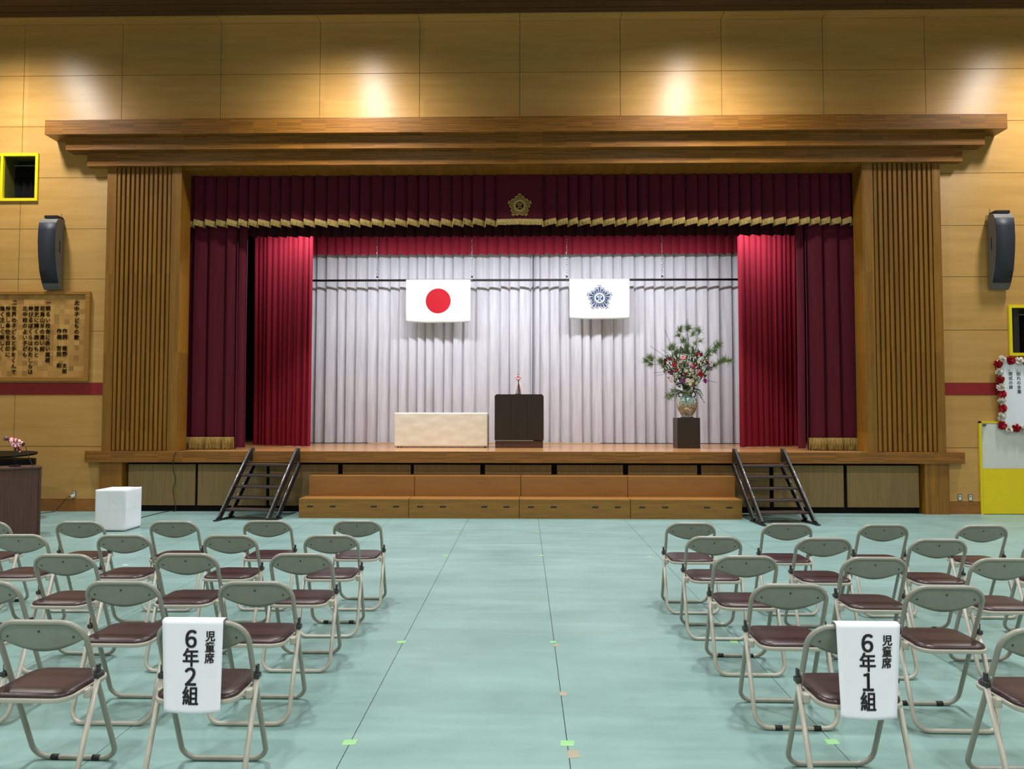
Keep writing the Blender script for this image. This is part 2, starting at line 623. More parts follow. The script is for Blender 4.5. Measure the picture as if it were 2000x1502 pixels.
# proscenium pillars with flutes
LIPZ1 = P(1017, 882, W - 0.10).z
LIPZ0 = P(1017, 904.5, W - 0.10).z
def pillar(k, x0, x1, f0, f1, inner, lab):
    g = G()
    top = P(1000, 326, W - 0.1).z + 0.1
    Yf = W - 0.06
    g.box((x0, Yf, LIPZ0), (f0, W + 0.30, top))
    g.box((f1, Yf, LIPZ0), (x1, W + 0.30, top))
    g.box((f0, Yf + 0.045, LIPZ0), (f1, W + 0.30, top))
    n = 12
    w = (f1 - f0) / n
    for i in range(n):
        g.box((f0 + i * w + w * 0.20, Yf + 0.004, LIPZ1 + 0.005), (f0 + i * w + w * 0.80, Yf + 0.05, top))
    struct('trim_%d' % k, g, M_PILLAR, lab, bevel=0.004)
pillar(3, PIL_L0, PIL_L1, P(226, 600, W).x, P(334, 600, W).x, 1, 'fluted wooden pillar left of the stage opening')
pillar(4, PIL_R0, PIL_R1, P(1706, 600, W).x, P(1822, 600, W).x, -1, 'fluted wooden pillar right of the stage opening')
# cornice in three tiers, and the lintel
tiers = [(87, 1968, 232, 261, 0.34), (128, 1924, 264, 292, 0.24), (170, 1880, 294, 324, 0.13)]
for k, (xa, xb, ya, yb, d) in enumerate(tiers):
    Yf = W - d
    z1 = P(1017, ya - 4, Yf).z
    z0 = P(1017, yb - 4, Yf).z
    if k:
        z1 = zprev
    zprev = z0
    g = G().box((P(xa, yb, Yf).x, Yf, z0), (P(xb, yb - 10, Yf).x, W + 0.02 if k < 2 else W + 0.02, z1))
    struct('trim_%d' % (5 + k), g, M_BEAM, ['top tier', 'middle tier', 'lowest tier'][k] + ' of the stepped wooden cornice above the stage', bevel=0.003)
ZOPEN = P(1017, 339, W + 0.36).z
struct('trim_8', G().box((PIL_L1 - 0.05, W - 0.0, zprev - 0.0 - 0.03), (PIL_R0 + 0.05, W + 0.38, zprev + 0.9)), M_PILLAR, 'wooden lintel soffit over the stage opening')
ZLINT = zprev - 0.03

# stage platform
lipL, lipR = P(165, 892, W - 0.1).x, P(1885, 892, W - 0.1).x
struct('trim_9', G().box((lipL, W - 0.10, LIPZ0), (lipR, W + 0.02, LIPZ1 - 0.002)), M_BEAM, 'long laminated wooden beam along the stage edge', bevel=0.004)
g = G()
g.box((PIL_L1 + 0.002, W - 0.095, LIPZ1 - 0.03), (PIL_R0 - 0.002, W + 0.3, LIPZ1))
g.box((-8.5, W + 0.30, LIPZ1 - 0.03), (8.5, 17.6, LIPZ1))
struct('floor_stage', g, M_STAGE, 'varnished wooden stage floor')
struct('wall_stage_base', G().box((PIL_L0 + 0.05, W + 0.16, 0), (PIL_R1 - 0.05, W + 0.2, LIPZ1 - 0.03)), M_DARKGAP, 'dark recess under the stage')
g = G()
g.box((-8.6, 12.45, 0), (-8.5, 17.6, 8.5)).box((8.5, 12.45, 0), (8.6, 17.6, 8.5)).box((-8.6, 17.6, 0), (8.6, 17.7, 8.5))
struct('wall_stage', g, M_BLACK, 'dark walls of the stage house')
struct('ceiling_stage', G().box((-8.6, 12.45, 8.5), (8.6, 17.7, 8.6)), M_BLACK, 'dark ceiling of the stage house')
g = G()
xk0, xk1 = P(247, 950, W + 0.08).x, P(1797, 950, W + 0.08).x
g.box((P(196, 960, W).x, W - 0.058, 0), (xk0 - 0.01, W + 0.16, LIPZ0)).box((xk1 + 0.01, W - 0.058, 0), (P(1851, 960, W).x, W + 0.16, LIPZ0))
struct('trim_10', g, M_PILLAR, 'plain wooden piers at both ends of the stage front')
dp = [(250, 381), (386, 520), (526, 660), (669, 802), (808, 938), (947, 1077), (1088, 1217), (1227, 1362), (1370, 1503), (1511, 1648), (1655, 1795)]
for i, (a, b) in enumerate(dp):
    o = struct('door_%d' % (i + 1), G().box((P(a, 950, W + 0.07).x, W + 0.07, P(1017, 989, W + 0.07).z), (P(b, 950, W + 0.07).x, W + 0.10, P(1017, 908, W + 0.07).z)), M_STORE, 'storage panel number %d from the left under the stage' % (i + 1), bevel=0.003)

# windows with yellow frames
def window(k, rect, mull, lab):
    x0, z0, x1, z1 = rect
    g = G()
    t = 0.05
    o = thing('window_%d' % k, lab, 'window', (0, 0, 0))
    o['kind'] = 'structure'
    fr = G()
    fr.box((x0, W - 0.03, z0), (x1, W + 0.02, z0 + t)).box((x0, W - 0.03, z1 - t), (x1, W + 0.02, z1))
    fr.box((x0, W - 0.03, z0 + t), (x0 + t, W + 0.02, z1 - t)).box((x1 - t, W - 0.03, z0 + t), (x1, W + 0.02, z1 - t))
    for m in mull:
        fr.box((m - 0.05, W - 0.03, z0 + t), (m, W + 0.02, z1 - t))
    fr.build('window_frame', M_YEL, o)
    rv = G()
    rv.box((x0 + t, W + 0.02, z0), (x1, W + 0.36, z0 + 0.02)).box((x0, W + 0.02, z1 - 0.02), (x1, W + 0.36, z1))
    rv.box((x0, W + 0.02, z0), (x0 + 0.02, W + 0.36, z1)).box((x1 - 0.02, W + 0.02, z0), (x1, W + 0.36, z1))
    for m in mull:
        rv.box((m - 0.03, W + 0.02, z0), (m, W + 0.36, z1))
    rv.build('reveal', plain('shaded_reveal', (84, 82, 40), 0.5), o)  # yellow reveal darkened to olive, its shade put into the colour
    G().box((x0, W + 0.36, z0), (x1, W + 0.37, z1)).build('pane', M_BLACK, o)
    rows = []
    for zz in (z0 + 0.04, z1 - 0.16):
        rows.append([(x0 + 0.03 + (x1 - x0 - 0.06) * q / 80, W + 0.27 + 0.02 * math.sin(q * 1.1), zz) for q in range(81)])
    G().grid(rows).build('blackout_curtain', plain('blackout_cloth', (14, 13, 14), 0.9, spec=0.1), o, True)
    G().tube([(x0, W + 0.25, z1 - 0.13), (x1, W + 0.25, z1 - 0.13)], 0.012).build('curtain_rail', M_PLATE, o)
window(1, WIN1, [P(8, 340, W).x], 'yellow framed window with black curtain high on the left wall')
window(2, WIN2, [], 'yellow framed black window on the right wall above the poster')

# white and yellow door at the right
dl = P(1917, 1004, W - 0.03)
dz1, dzm = P(1917, 823, W - 0.03).z, P(1920, 915, W - 0.03).z
o = thing('door_12', 'yellow and white panelled door right of the stage', 'door', (0, 0, 0))
o['kind'] = 'structure'
x0, x1 = dl.x, dl.x + 1.8
G().box((x0, W - 0.035, 0.0), (x0 + 0.035, W - 0.001, dz1)).box((x0, W - 0.035, dz1 - 0.03), (x1, W - 0.001, dz1)).build('door_frame', M_YEL, o)
G().box((x0 + 0.04, W - 0.03, dzm), (x1, W - 0.002, dz1 - 0.034)).build('upper_panel', M_DOORW, o)
G().box((x0 + 0.04, W - 0.03, 0.01), (x1, W - 0.002, dzm - 0.003)).build('lower_panel', M_YEL, o)
G().lathe([(0.03, 0), (0.03, 0.02), (0.012, 0.03)], 12, (x0 + 0.075, W - 0.05, dz1 - 0.075)).build('roller', M_HINGE, o)

# ================================================================== CURTAINS
def folds(x0, x1, w, seed, jit=0.3):
    r = random.Random(seed)
    xs = [x0]
    d = 1 if x1 > x0 else -1
    while (x1 - xs[-1]) * d > w * 1.2:
        xs.append(xs[-1] + d * w * (1 + r.uniform(-jit, jit)))
    xs.append(x1)
    return xs
def knife(t, a):               # knife pleat: broad face, sharp step
    if t < 0.80:
        u = t / 0.80
        return -a * (1 - 0.9 * u) - a * 0.22 * math.sin(PI * u)
    if t < 0.88:
        return -0.1 * a + a * 0.75 * (t - 0.80) / 0.08
    return a * 0.65 - a * 1.65 * (t - 0.88) / 0.12
def lobe(t, a):                # rounded fold with a narrow valley
    return -a * max(0.0, math.sin(PI * t)) ** 0.55
def profile(xs, Y, amp, kind, seed, ns=9, Y1=None):
    """list of (x, y, fold index, t) along the cloth"""
    r = random.Random(seed)
    out = []
    n = len(xs) - 1
    for i in range(n):
        a = amp * r.uniform(0.7, 1.25)
        g_ = r.uniform(0.6, 1.6)
        for q in range(ns + (1 if i == n - 1 else 0)):
            t = q / ns
            x = xs[i] + (xs[i + 1] - xs[i]) * t
            yb = Y if Y1 is None else Y + (Y1 - Y) * (x - xs[0]) / (xs[-1] - xs[0])
            y = yb + (knife(t, a) if kind == 'knife' else lobe(t ** g_, a))
            out.append((x, y, i, t))
    return out
def drape(pr, z0, z1, nz=14, seed=1, taper=0.0, flare=0.0, dz=None, sway=0.012):
    r = random.Random(seed)
    ph = [r.uniform(0, 6.28) for _ in range(200)]
    xm = (pr[0][0] + pr[-1][0]) / 2
    ym = sum(p[1] for p in pr) / len(pr)
    rows = []
    for k in range(nz + 1):
        s = k / nz
        z = z1 + (z0 - z1) * s
        row = []
        for x, y, i, t in pr:
            yy = ym + (y - ym) * (0.75 + 0.45 * s) if taper else y
            xx = x + sway * math.sin(ph[i % 200] + s * 3.0) * s + flare * s * (x - xm)
            zz = z + (dz(t) * s if dz else 0)
            row.append((xx, yy, zz))
        rows.append(row)
    return rows

VY = W + 0.38                  # valance plane
vx0, vx1 = P(369, 400, VY).x - 0.06, P(1673, 400, VY).x + 0.06
vc0, vc1 = P(971, 400, VY).x, P(1059, 400, VY).x
VZB = P(1017, 430, VY).z
o = thing('stage_valance', 'dark maroon pleated valance with gold fringe across the stage top', 'curtain')
xsL = folds(vx0, vc0, 0.205, 3, 0.15)
xsR = folds(vx1, vc1, 0.205, 4, 0.15)
pl = profile(xsL, VY, 0.055, 'knife', 5, 16)
prr = profile(xsR, VY, 0.055, 'knife', 6, 16)
mid = [(vc0 + (vc1 - vc0) * q / 10, VY - 0.045, 0, 0.3 + 0.03 * abs(q - 5)) for q in range(11)]
pv = pl + mid + [(x, y, i, t) for x, y, i, t in reversed(prr)]
dzv = lambda t: -0.045 * t + 0.02
G().grid(drape(pv, VZB, ZLINT + 0.3, 8, 1, dz=dzv, sway=0.0)).build('cloth', M_MAROON, o, True)
def fringe(pr, zb, h, name, mat, parent, dz=None, off=0.012, rip=0.006, dens=4):
    top, bot = [], []
    mid_ = []
    for a, b in zip(pr, pr[1:]):
        for q in range(dens):
            t = q / dens
            x, y = a[0] + (b[0] - a[0]) * t, a[1] + (b[1] - a[1]) * t
            tt = a[3] if a[2] != b[2] else a[3] + (b[3] - a[3]) * t
            e = dz(tt) if dz else 0
            r_ = rnd.uniform(-1, 1)
            top.append((x, y - off, zb + e + 0.005))
            mid_.append((x, y - off - 0.008 + rip * r_, zb + e - h * 0.5))
            bot.append((x + 0.003 * r_, y - off - 0.004 + rip * 1.4 * rnd.uniform(-1, 1), zb + e - h * rnd.uniform(0.92, 1.04)))
    return G().grid([top, mid_, bot]).build(name, mat, parent, False, solid=0.006)
fo = fringe(pv, VZB, 0.105, 'fringe', M_FRINGE, o, dzv)
fo['label'] = 'gold fringe hem'

# crest: rays with forked tips round a ring that holds two mirrored strokes
def crest_polys():
    rays = []
    for k in range(20):
        an = PI / 2 + k * 2 * PI / 20
        L = [1.0, 0.86, 0.76, 0.86][k % 4]
        rays.append((an, L))
    return rays
def ray_poly(an, r0, r1, w0, w1, notch):
    d = Vector((math.cos(an), math.sin(an)))
    n = Vector((-d.y, d.x))
    return [d * r0 - n * w0, d * (r1 * 0.86) - n * w1 * 0.8, d * r1 - n * w1 * 1.15, d * (r1 - notch), d * r1 + n * w1 * 1.15, d * (r1 * 0.86) + n * w1 * 0.8, d * r0 + n * w0]
def frame_poly(g, outer, inner, put):
    k = len(g.v)
    n = len(outer)
    for p in outer: g.v.append(put(p))
    for p in inner: g.v.append(put(p))
    for i in range(n):
        j = (i + 1) % n
        g.f.append((k + i, k + j, k + n + j, k + n + i))
def fill_poly(g, poly, put):
    k = len(g.v)
    c = sum(poly, Vector((0, 0))) / len(poly)
    g.v.append(put(c))
    for p in poly: g.v.append(put(p))
    for i in range(len(poly)):
        g.f.append((k, k + 1 + i, k + 1 + (i + 1) % len(poly)))
def ring(g, r0, r1, put, n=36):
    frame_poly(g, [Vector((r1 * math.cos(2 * PI * i / n), r1 * math.sin(2 * PI * i / n))) for i in range(n)],
               [Vector((r0 * math.cos(2 * PI * i / n), r0 * math.sin(2 * PI * i / n))) for i in range(n)], put)
KITA = [(0.03, -0.20, 0.075, 0.22), (0.03, -0.20, 0.17, -0.145), (0.03, 0.02, 0.17, 0.07), (0.125, 0.02, 0.17, 0.17)]
def strokes(g, put, s):
    for x0, z0, x1, z1 in KITA:
        for sg in (-1, 1):
            q = [Vector((sg * x0 * s, z0 * s)), Vector((sg * x1 * s, z0 * s)), Vector((sg * x1 * s, z1 * s)), Vector((sg * x0 * s, z1 * s))]
            k = len(g.v)
            for p in q: g.v.append(put(p))
            g.f.append((k, k + 1, k + 2, k + 3))
ec = P(1015, 402, VY - 0.05)
R_E = 24.5 * (VY - 0.05) / FPX
def put_v(p): return (ec.x + p.x * R_E, VY - 0.060, ec.z + p.y * R_E)
g = G()
for an, L in crest_polys():
    frame_poly(g, ray_poly(an, 0.42, L, 0.045, 0.105, 0.07), ray_poly(an, 0.47, L * 0.90, 0.016, 0.048, 0.03), put_v)
ring(g, 0.34, 0.43, put_v)
strokes(g, put_v, 1.15)
e = g.build('emblem', M_GOLD, o, solid=0.006)
e['label'] = 'gold sunburst emblem sewn to the middle'

def side_drape(name, xa, xb, Y, w, amp, mat, lab, seed, fr=None, za=None, edge=None, Y1=None, kind='lobe', z1=6.2, parts=True, flare=0.0, zb=None):
    o = thing(name, lab, 'curtain')
    pr = profile(folds(xa, xb, w, seed, 0.25), Y, amp, kind, seed + 1, 18, Y1)
    zb_ = LIPZ1 + 0.012 if zb is None else zb
    G().grid(drape(pr, zb_, z1, 14, seed + 2, taper=1, flare=flare)).build('cloth', mat, o, True)
    if fr:
        pf = [(x, y - 0.02, i, t) for x, y, i, t in pr]
        f_ = fringe(pf, LIPZ1 + 0.012 + 0.21, 0.205, 'fringe', M_FRINGE, o, off=0.03, rip=0.012, dens=5)
        f_['label'] = 'long gold fringe at the hem'
    return o
DY = W + 0.50
for sgn, xo, xi, xr, nm, sd in ((-1, 362, 463, 481, 'left', 11), (1, 1682, 1573, 1557, 'right', 21)):
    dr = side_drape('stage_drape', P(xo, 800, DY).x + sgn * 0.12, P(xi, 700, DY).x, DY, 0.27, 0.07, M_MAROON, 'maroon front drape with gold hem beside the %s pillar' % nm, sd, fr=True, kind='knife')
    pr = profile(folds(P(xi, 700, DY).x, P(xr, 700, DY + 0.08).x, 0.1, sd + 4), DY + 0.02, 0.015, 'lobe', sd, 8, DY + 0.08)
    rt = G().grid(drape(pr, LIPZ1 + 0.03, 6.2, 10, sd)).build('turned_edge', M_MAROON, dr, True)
    rt['label'] = 'redder turned-back inner edge'
LY = 14.1
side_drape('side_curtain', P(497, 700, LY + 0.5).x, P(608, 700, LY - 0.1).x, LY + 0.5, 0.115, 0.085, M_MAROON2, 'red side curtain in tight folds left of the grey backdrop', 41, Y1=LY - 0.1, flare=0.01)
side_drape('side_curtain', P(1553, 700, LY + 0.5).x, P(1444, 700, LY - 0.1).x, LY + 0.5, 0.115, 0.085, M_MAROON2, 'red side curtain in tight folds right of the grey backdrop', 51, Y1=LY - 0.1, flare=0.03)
# dark border just behind the valance
BY = 13.14
zb = P(1017, 461, BY).z
o = thing('border_curtain', 'narrow dark border curtain hanging just behind the fringed valance', 'curtain')
pr = profile(folds(-6.6, 6.6, 0.2, 61, 0.2), BY, 0.05, 'knife', 62)
G().grid(drape(pr, zb, 7.5, 6, 63, dz=lambda t: -0.02 * t, sway=0)).build('cloth', M_BORD, o, True)
# red border in front of the backdrop
RY = 15.46
zb = P(1017, 496, RY).z
o = thing('border_curtain', 'bright red pleated border across the top of the grey backdrop', 'curtain')
pr = profile(folds(-5.6, 5.6, 0.205, 71, 0.15), RY, 0.05, 'knife', 72)
G().grid(drape(pr, zb, 6.6, 6, 73, dz=lambda t: -0.03 * t, sway=0.0)).build('cloth', M_REDB, o, True)
# grey backdrop in two halves
GY = 15.66
xm = P(1041, 700, GY).x
side_drape('backdrop_curtain', P(560, 700, GY).x, xm - 0.006, GY, 0.225, 0.07, M_GREY, 'left half of the pale grey backdrop curtain behind the podium', 81, kind='knife', z1=6.6)
side_drape('backdrop_curtain', P(1500, 700, GY).x, xm + 0.006, GY, 0.225, 0.07, M_GREY, 'right half of the pale grey backdrop curtain behind the flowers', 91, kind='knife', z1=6.6)

# ------------------------------------------------ batten and flags
BTY = 15.34
zr = P(1017, 547, BTY).z
o = thing('flag_batten', 'dark horizontal pipe hung on chains across the grey backdrop', 'batten', (0, BTY, zr))
G().tube([(-5.4, 0, 0), (5.4, 0, 0)], 0.024, 12).build('pipe', M_STAIR, o, True)
for px in (737, 922, 1107, 1293):
    x = P(px, 500, BTY).x
    g = G()
    for q in range(26):
        z = 0.06 + q * 0.06
        a = (0.012, 0) if q % 2 else (0, 0.012)
        pts = [(x + a[0] * math.cos(t), a[1] * math.cos(t), z + 0.036 * math.sin(t)) for t in [2 * PI * j / 8 for j in range(8)]]
        g.tube(pts, 0.0045, 4, closed=True)
    g.tube([(x, 0, -0.035), (x, 0, 0.09)], 0.022, 8)
    c = g.build('chain', M_CHROME, o, True)
def flag(name, lab, xa, xb, ya, yb, mat, seed):
    Yf = BTY - 0.04
    a, b = P(xa, ya, Yf), P(xb, yb, Yf)
    cx, cz = (a.x + b.x) / 2, (a.z + b.z) / 2
    w, h = b.x - a.x, a.z - b.z
    def wave(x, z):
        s = (h / 2 - z) / h
        return -0.012 * s - 0.018 * s * math.sin(3.1 * x / w * 2 + seed) - 0.010 * s * math.cos(9 * x + 5 * z)
    o = thing(name, lab, 'flag', (cx, Yf, cz), group='flags on the pipe')
    rows = []
    for k in range(17):
        z = h / 2 - h * k / 16
        rows.append([(-w / 2 + w * q / 24, wave(-w / 2 + w * q / 24, z), z - 0.02 * math.sin(PI * q / 24) * k / 16) for q in range(25)])
    # hem folded over the pipe
    top = [[(p[0], 0.04 + 0.034 * math.sin(t), p[2] + 0.034 * math.cos(t) - 0.012) for p in rows[0]] for t in (PI * 0.75, PI * 0.25, -PI * 0.1, -PI * 0.35)]
    G().grid(top + rows).build('cloth', mat, o, True, solid=0.003)
    return o, wave
fl, _ = flag('flag', 'white flag with a red disc hanging from the pipe, left one', 793, 919, 547, 629, hinomaru_mat(24.7 * BTY / FPX), 0.3)
fl2, wv = flag('flag', 'white school flag with a blue sunburst crest hanging from the pipe', 1112, 1230, 546, 622, M_WHITE, 1.2)
M_BLUE = plain('crest_blue', (26, 56, 110), 0.8)
M_NAVY = plain('crest_outline', (34, 52, 84), 0.8)
R_F = 26 * BTY / FPX
def put_f(p): 
    x, z = p.x * R_F, p.y * R_F + 0.02
    return (x, wv(x, z) - 0.006, z)
g, g2 = G(), G()
for an, L in crest_polys():
    frame_poly(g2, ray_poly(an, 0.42, L, 0.055, 0.115, 0.07), ray_poly(an, 0.44, L * 0.93, 0.034, 0.080, 0.055), put_f)
    fill_poly(g, ray_poly(an, 0.46, L * 0.84, 0.022, 0.056, 0.03), put_f)
n = 32
disc = [Vector((0.28 * math.cos(2 * PI * i / n), 0.28 * math.sin(2 * PI * i / n))) for i in range(n)]
fill_poly(g, disc, put_f)
ring(g2, 0.40, 0.425, put_f)
cr = g.build('crest', M_BLUE, fl2)
cr['label'] = 'blue sunburst crest'
g2.build('crest_outline', M_NAVY, cr)
g3 = G()
strokes(g3, lambda p: (put_f(p)[0], put_f(p)[1] - 0.003, put_f(p)[2]), 1.05)
g3.build('crest_mark', M_WHITE, cr)

# ================================================================== ON THE STAGE
# covered table
TY = 13.69
a, b = P(771, 806, TY), P(952, 874, TY)
tw, th = b.x - a.x, a.z - LIPZ1
tx, ty = (a.x + b.x) / 2, TY + 0.23
tb = thing('folding_table', 'low folding table hidden under a cream cloth left of podium', 'table', (tx, ty, LIPZ1))
G().box((-tw / 2 + 0.02, -0.21, th - 0.045), (tw / 2 - 0.02, 0.21, th - 0.012)).build('tabletop', M_DWOOD, tb)
for sx in (-1, 1):
    for sy in (-1, 1):
        G().tube([(sx * (tw / 2 - 0.06), sy * 0.17, 0), (sx * (tw / 2 - 0.06), sy * 0.17, th - 0.045)], 0.014, 8).build('leg', M_BLACK, tb)
g = G()
hw, hd = tw / 2, 0.23
r2 = random.Random(3)
def wr_(x, z, sd):
    return 0.004 * math.sin(7 * x + 9 * z + sd) * math.sin(13 * z - 4 * x + sd) + 0.0008 * math.sin(31 * x - 22 * z + sd)
rows = []
for k in range(25):
    z = 0.022 + (th - 0.022) * k / 24
    row = []
    for q in range(61):
        x = -hw + tw * q / 60
        row.append((x, -hd - 0.004 - abs(wr_(x, z, 1)) * (1 if 0 < q < 60 else 0), z))
    rows.append(row)
g.grid(rows)
g.grid([[(hw + 0.004 * (q % 2), -hd + 2 * hd * q / 16, 0.022 + (th - 0.022) * k / 10) for q in range(17)] for k in range(11)])
g.grid([[(-hw, hd - 2 * hd * q / 16, 0.022 + (th - 0.022) * k / 10) for q in range(17)] for k in range(11)])
g.grid([[(hw - tw * q / 16, hd, 0.022 + (th - 0.022) * k / 10) for q in range(17)] for k in range(11)])
g.grid([[(-hw + tw * q / 20, -hd + 2 * hd * k / 6, th) for q in range(21)] for k in range(7)])
tc = g.build('tablecloth', M_CREAM, None, True, solid=0.004)
tc.location = (tx, ty, LIPZ1)
tag(tc, 'cream cloth draped over the low table left of the podium', 'tablecloth')

# podium
PY = 13.58
a, b = P(966, 770, PY), P(1062, 875, PY)
pw, ph_ = b.x - a.x, a.z - LIPZ1
px_ = (a.x + b.x) / 2
po = thing('podium', 'dark brown wooden podium at the centre of the stage', 'podium', (px_, PY, LIPZ1))
G().box((-pw / 2 + 0.012, 0.02, 0), (pw / 2 - 0.012, 0.55, 0.135)).build('plinth', M_LWOOD, po, bevel=0.003)
g = G()
for k in range(3):
    w3 = (pw - 0.0) / 3
    g.box((-pw / 2 + k * w3 + 0.0015, 0.0, 0.145), (-pw / 2 + (k + 1) * w3 - 0.0015, 0.02, ph_ - 0.07))
g.box((-pw / 2, 0.018, 0.145), (pw / 2, 0.55, ph_ - 0.07))
g.build('cabinet', M_DWOOD, po, bevel=0.002)
G().box((-pw / 2 + 0.02, -0.003, 0.134), (pw / 2 - 0.2, 0.04, 0.146)).build('metal_strip', M_CHROME, po)
ch = 0.035
G().prism([(-pw / 2, ph_ - 0.07), (pw / 2, ph_ - 0.07), (pw / 2, ph_ - ch), (pw / 2 - ch, ph_), (-pw / 2 + ch, ph_), (-pw / 2, ph_ - ch)], 0, -0.58,
          Matrix(((1, 0, 0), (0, 0, -1), (0, 1, 0)))).build('desk_top', M_DWOOD, po, bevel=0.003)

M_RIBR = plain('ribbon_red', (206, 44, 62), 0.6)
M_RIBW = plain('ribbon_white', (240, 232, 234), 0.6)
def bow(parent, c, s, axis=0.0, n=6):
    """rosette of ribbon loops, red and white"""
    for name, mat, off in (('red_ribbon', M_RIBR, 0.0), ('white_ribbon', M_RIBW, 0.5)):
        g = G()
        for k in range(n):
            an = 2 * PI * (k + off) / n + axis
            d = Vector((math.cos(an), -0.35, math.sin(an) * 0.8))
            sd = Vector((0, 1, 0)).cross(d).normalized()
            rows = []
            for q in range(9):
                t = q / 8
                rr = math.sin(PI * t) * 0.9 + 0.1
                p = Vector(c) + d * (s * rr) + Vector((0, -1, 0)) * (s * 0.35 * math.cos(PI * t)) 
                wdt = s * (0.14 + 0.22 * math.sin(PI * t))
                rows.append([tuple(p + sd * wdt), tuple(p - sd * wdt)])
            g.grid(rows)
        g.build(name, mat, parent, True, solid=s * 0.03)
mp = P(1012, 769, PY + 0.2)
mk = thing('microphone', 'slim podium microphone tied with a red and white bow', 'microphone', (mp.x, PY + 0.22, LIPZ1 + ph_))
G().lathe([(0.06, 0), (0.06, 0.012), (0.012, 0.02)], 16).build('base', M_BLACK, mk)
hb = P(1012, 738, PY + 0.22).z - (LIPZ1 + ph_)
G().tube([(0, 0, 0.015), (0, 0, hb * 0.5), (0, -0.01, hb)], 0.011, 8).build('gooseneck', M_PLATE, mk, True)
G().tube([(0.03, 0.02, 0.02), (0.018, 0.01, hb * 0.6), (0.005, 0, hb * 0.92)], 0.011, 8).build('gooseneck', M_RIBR, mk, True)
G().tube([(-0.045, -0.01, 0.0), (-0.02, -0.02, hb * 0.5), (0, -0.02, hb * 0.95)], 0.008, 6).build('ribbon_tail', M_RIBW, mk, True)
G().tube([(0.055, -0.01, 0.0), (0.04, -0.02, hb * 0.5), (0.01, -0.02, hb * 0.95)], 0.008, 6).build('ribbon_tail', M_RIBW, mk, True)
bow(mk, (0, -0.02, hb), 0.055)
G().ball((0, -0.01, hb + 0.04), 0.025, 10, 8).build('microphone_head', M_GRILLE, mk, True)

pa, pb_ = P(719, 867, 15.42), P(1172, 867, 15.42)
tag(G().box((pa.x, 15.40, LIPZ1), (pb_.x, 15.47, LIPZ1 + 0.022)).build('wooden_strip', plain('pale_strip', (214, 186, 144), 0.5)), 'long pale wooden strip on the stage floor along the backdrop hem', 'strip')
# vase stand, vase and flowers
SY = 13.49
a, b = P(1323, 816, SY), P(1368, 875, SY)
sw, sh = b.x - a.x, a.z - LIPZ1
sx_ = (a.x + b.x) / 2
sd_ = 0.42
st = tag(G().box((-sw / 2, 0, 0), (sw / 2, sd_, sh)).build('flower_stand', M_DWOOD, bevel=0.005), 'square dark brown box stand under the flower vase', 'stand')
st.location = (sx_, SY, LIPZ1)
vc = Vector((P(1342, 810, SY + 0.2).x, SY + 0.2, LIPZ1 + sh))
vs = thing('vase', 'large painted porcelain vase with dark handles on the brown stand', 'vase', vc)
sc = 0.49
prof = [(0.115, 0), (0.118, 0.012), (0.105, 0.03), (0.12, 0.06), (0.16, 0.13), (0.19, 0.21), (0.202, 0.28), (0.198, 0.33), (0.175, 0.375), (0.13, 0.405), (0.10, 0.42), (0.092, 0.45), (0.098, 0.49), (0.118, 0.515), (0.11, 0.515), (0.085, 0.48)]
G().lathe([(r, z * 0.98) for r, z in prof], 40).build('body', M_VASE, vs, True)
for s in (-1, 1):
    G().tube(fillet([(s * 0.095, 0, 0.485), (s * 0.15, 0, 0.50), (s * 0.165, 0, 0.44), (s * 0.15, 0, 0.40), (s * 0.125, 0, 0.41)], 0.04), 0.011, 8).build('handle', M_BLACK, vs, True)
G().lathe([(0.125, -0.0), (0.125, 0.012)], 32, (0, 0, 0.0)).build('foot_ring', M_BLACK, vs)

fa = thing('flower_arrangement', 'tall arrangement of pine branches and mixed flowers in the vase', 'flowers', vc + Vector((0, 0, 0.48)))
fr_ = random.Random(12)
FO = vc + Vector((0, 0, 0.48))
def fp(px, py, dy=0.0):
    p = P(px, py, FO.y + dy)
    return p - FO
M_LEAF = plain('leaf_green', (70, 92, 58), 0.6, var=0.25, scale=20)
M_PINE = plain('pine_green', (104, 126, 82), 0.6, var=0.2, scale=30)
M_STEM = plain('twig_brown', (70, 54, 48), 0.7)
M_GYP = plain('tiny_white_blossom', (226, 224, 210), 0.7)
FCOL = {'red': (156, 16, 34), 'darkred': (104, 14, 26), 'pink': (222, 150, 160), 'pale_pink': (228, 204, 206), 'magenta': (128, 40, 104), 'cream': (228, 222, 190), 'purple': (92, 60, 120)}
FM = {k: plain('petal_' + k, v, 0.6, var=0.12, scale=30) for k, v in FCOL.items()}
def bloom(seed, r, layers=4):
    g = G()
    q = random.Random(seed)
    for L in range(layers):
        nP = 5 + L
        rad = r * (0.35 + 0.65 * (L + 1) / layers)
        lift = r * (0.55 - 0.55 * L / layers)
        for k in range(nP):
            an = 2 * PI * (k + 0.5 * (L % 2)) / nP + q.uniform(-.15, .15)
            c, s = math.cos(an), math.sin(an)
            rows = []
            for i in range(4):
                t = i / 3
                d = rad * t
                z_ = -(lift * (0.3 + 0.9 * math.sin(t * 1.8))) - r * 0.1
                wd = rad * 0.42 * math.sin(PI * min(1, 0.18 + t * 0.72))
                rows.append([(c * d - s * wd, z_ + 0.15 * wd, s * d + c * wd), (c * d, z_ - 0.1 * wd, s * d), (c * d + s * wd, z_ + 0.15 * wd, s * d - c * wd)])
            g.grid(rows)
    return g
BL = {}
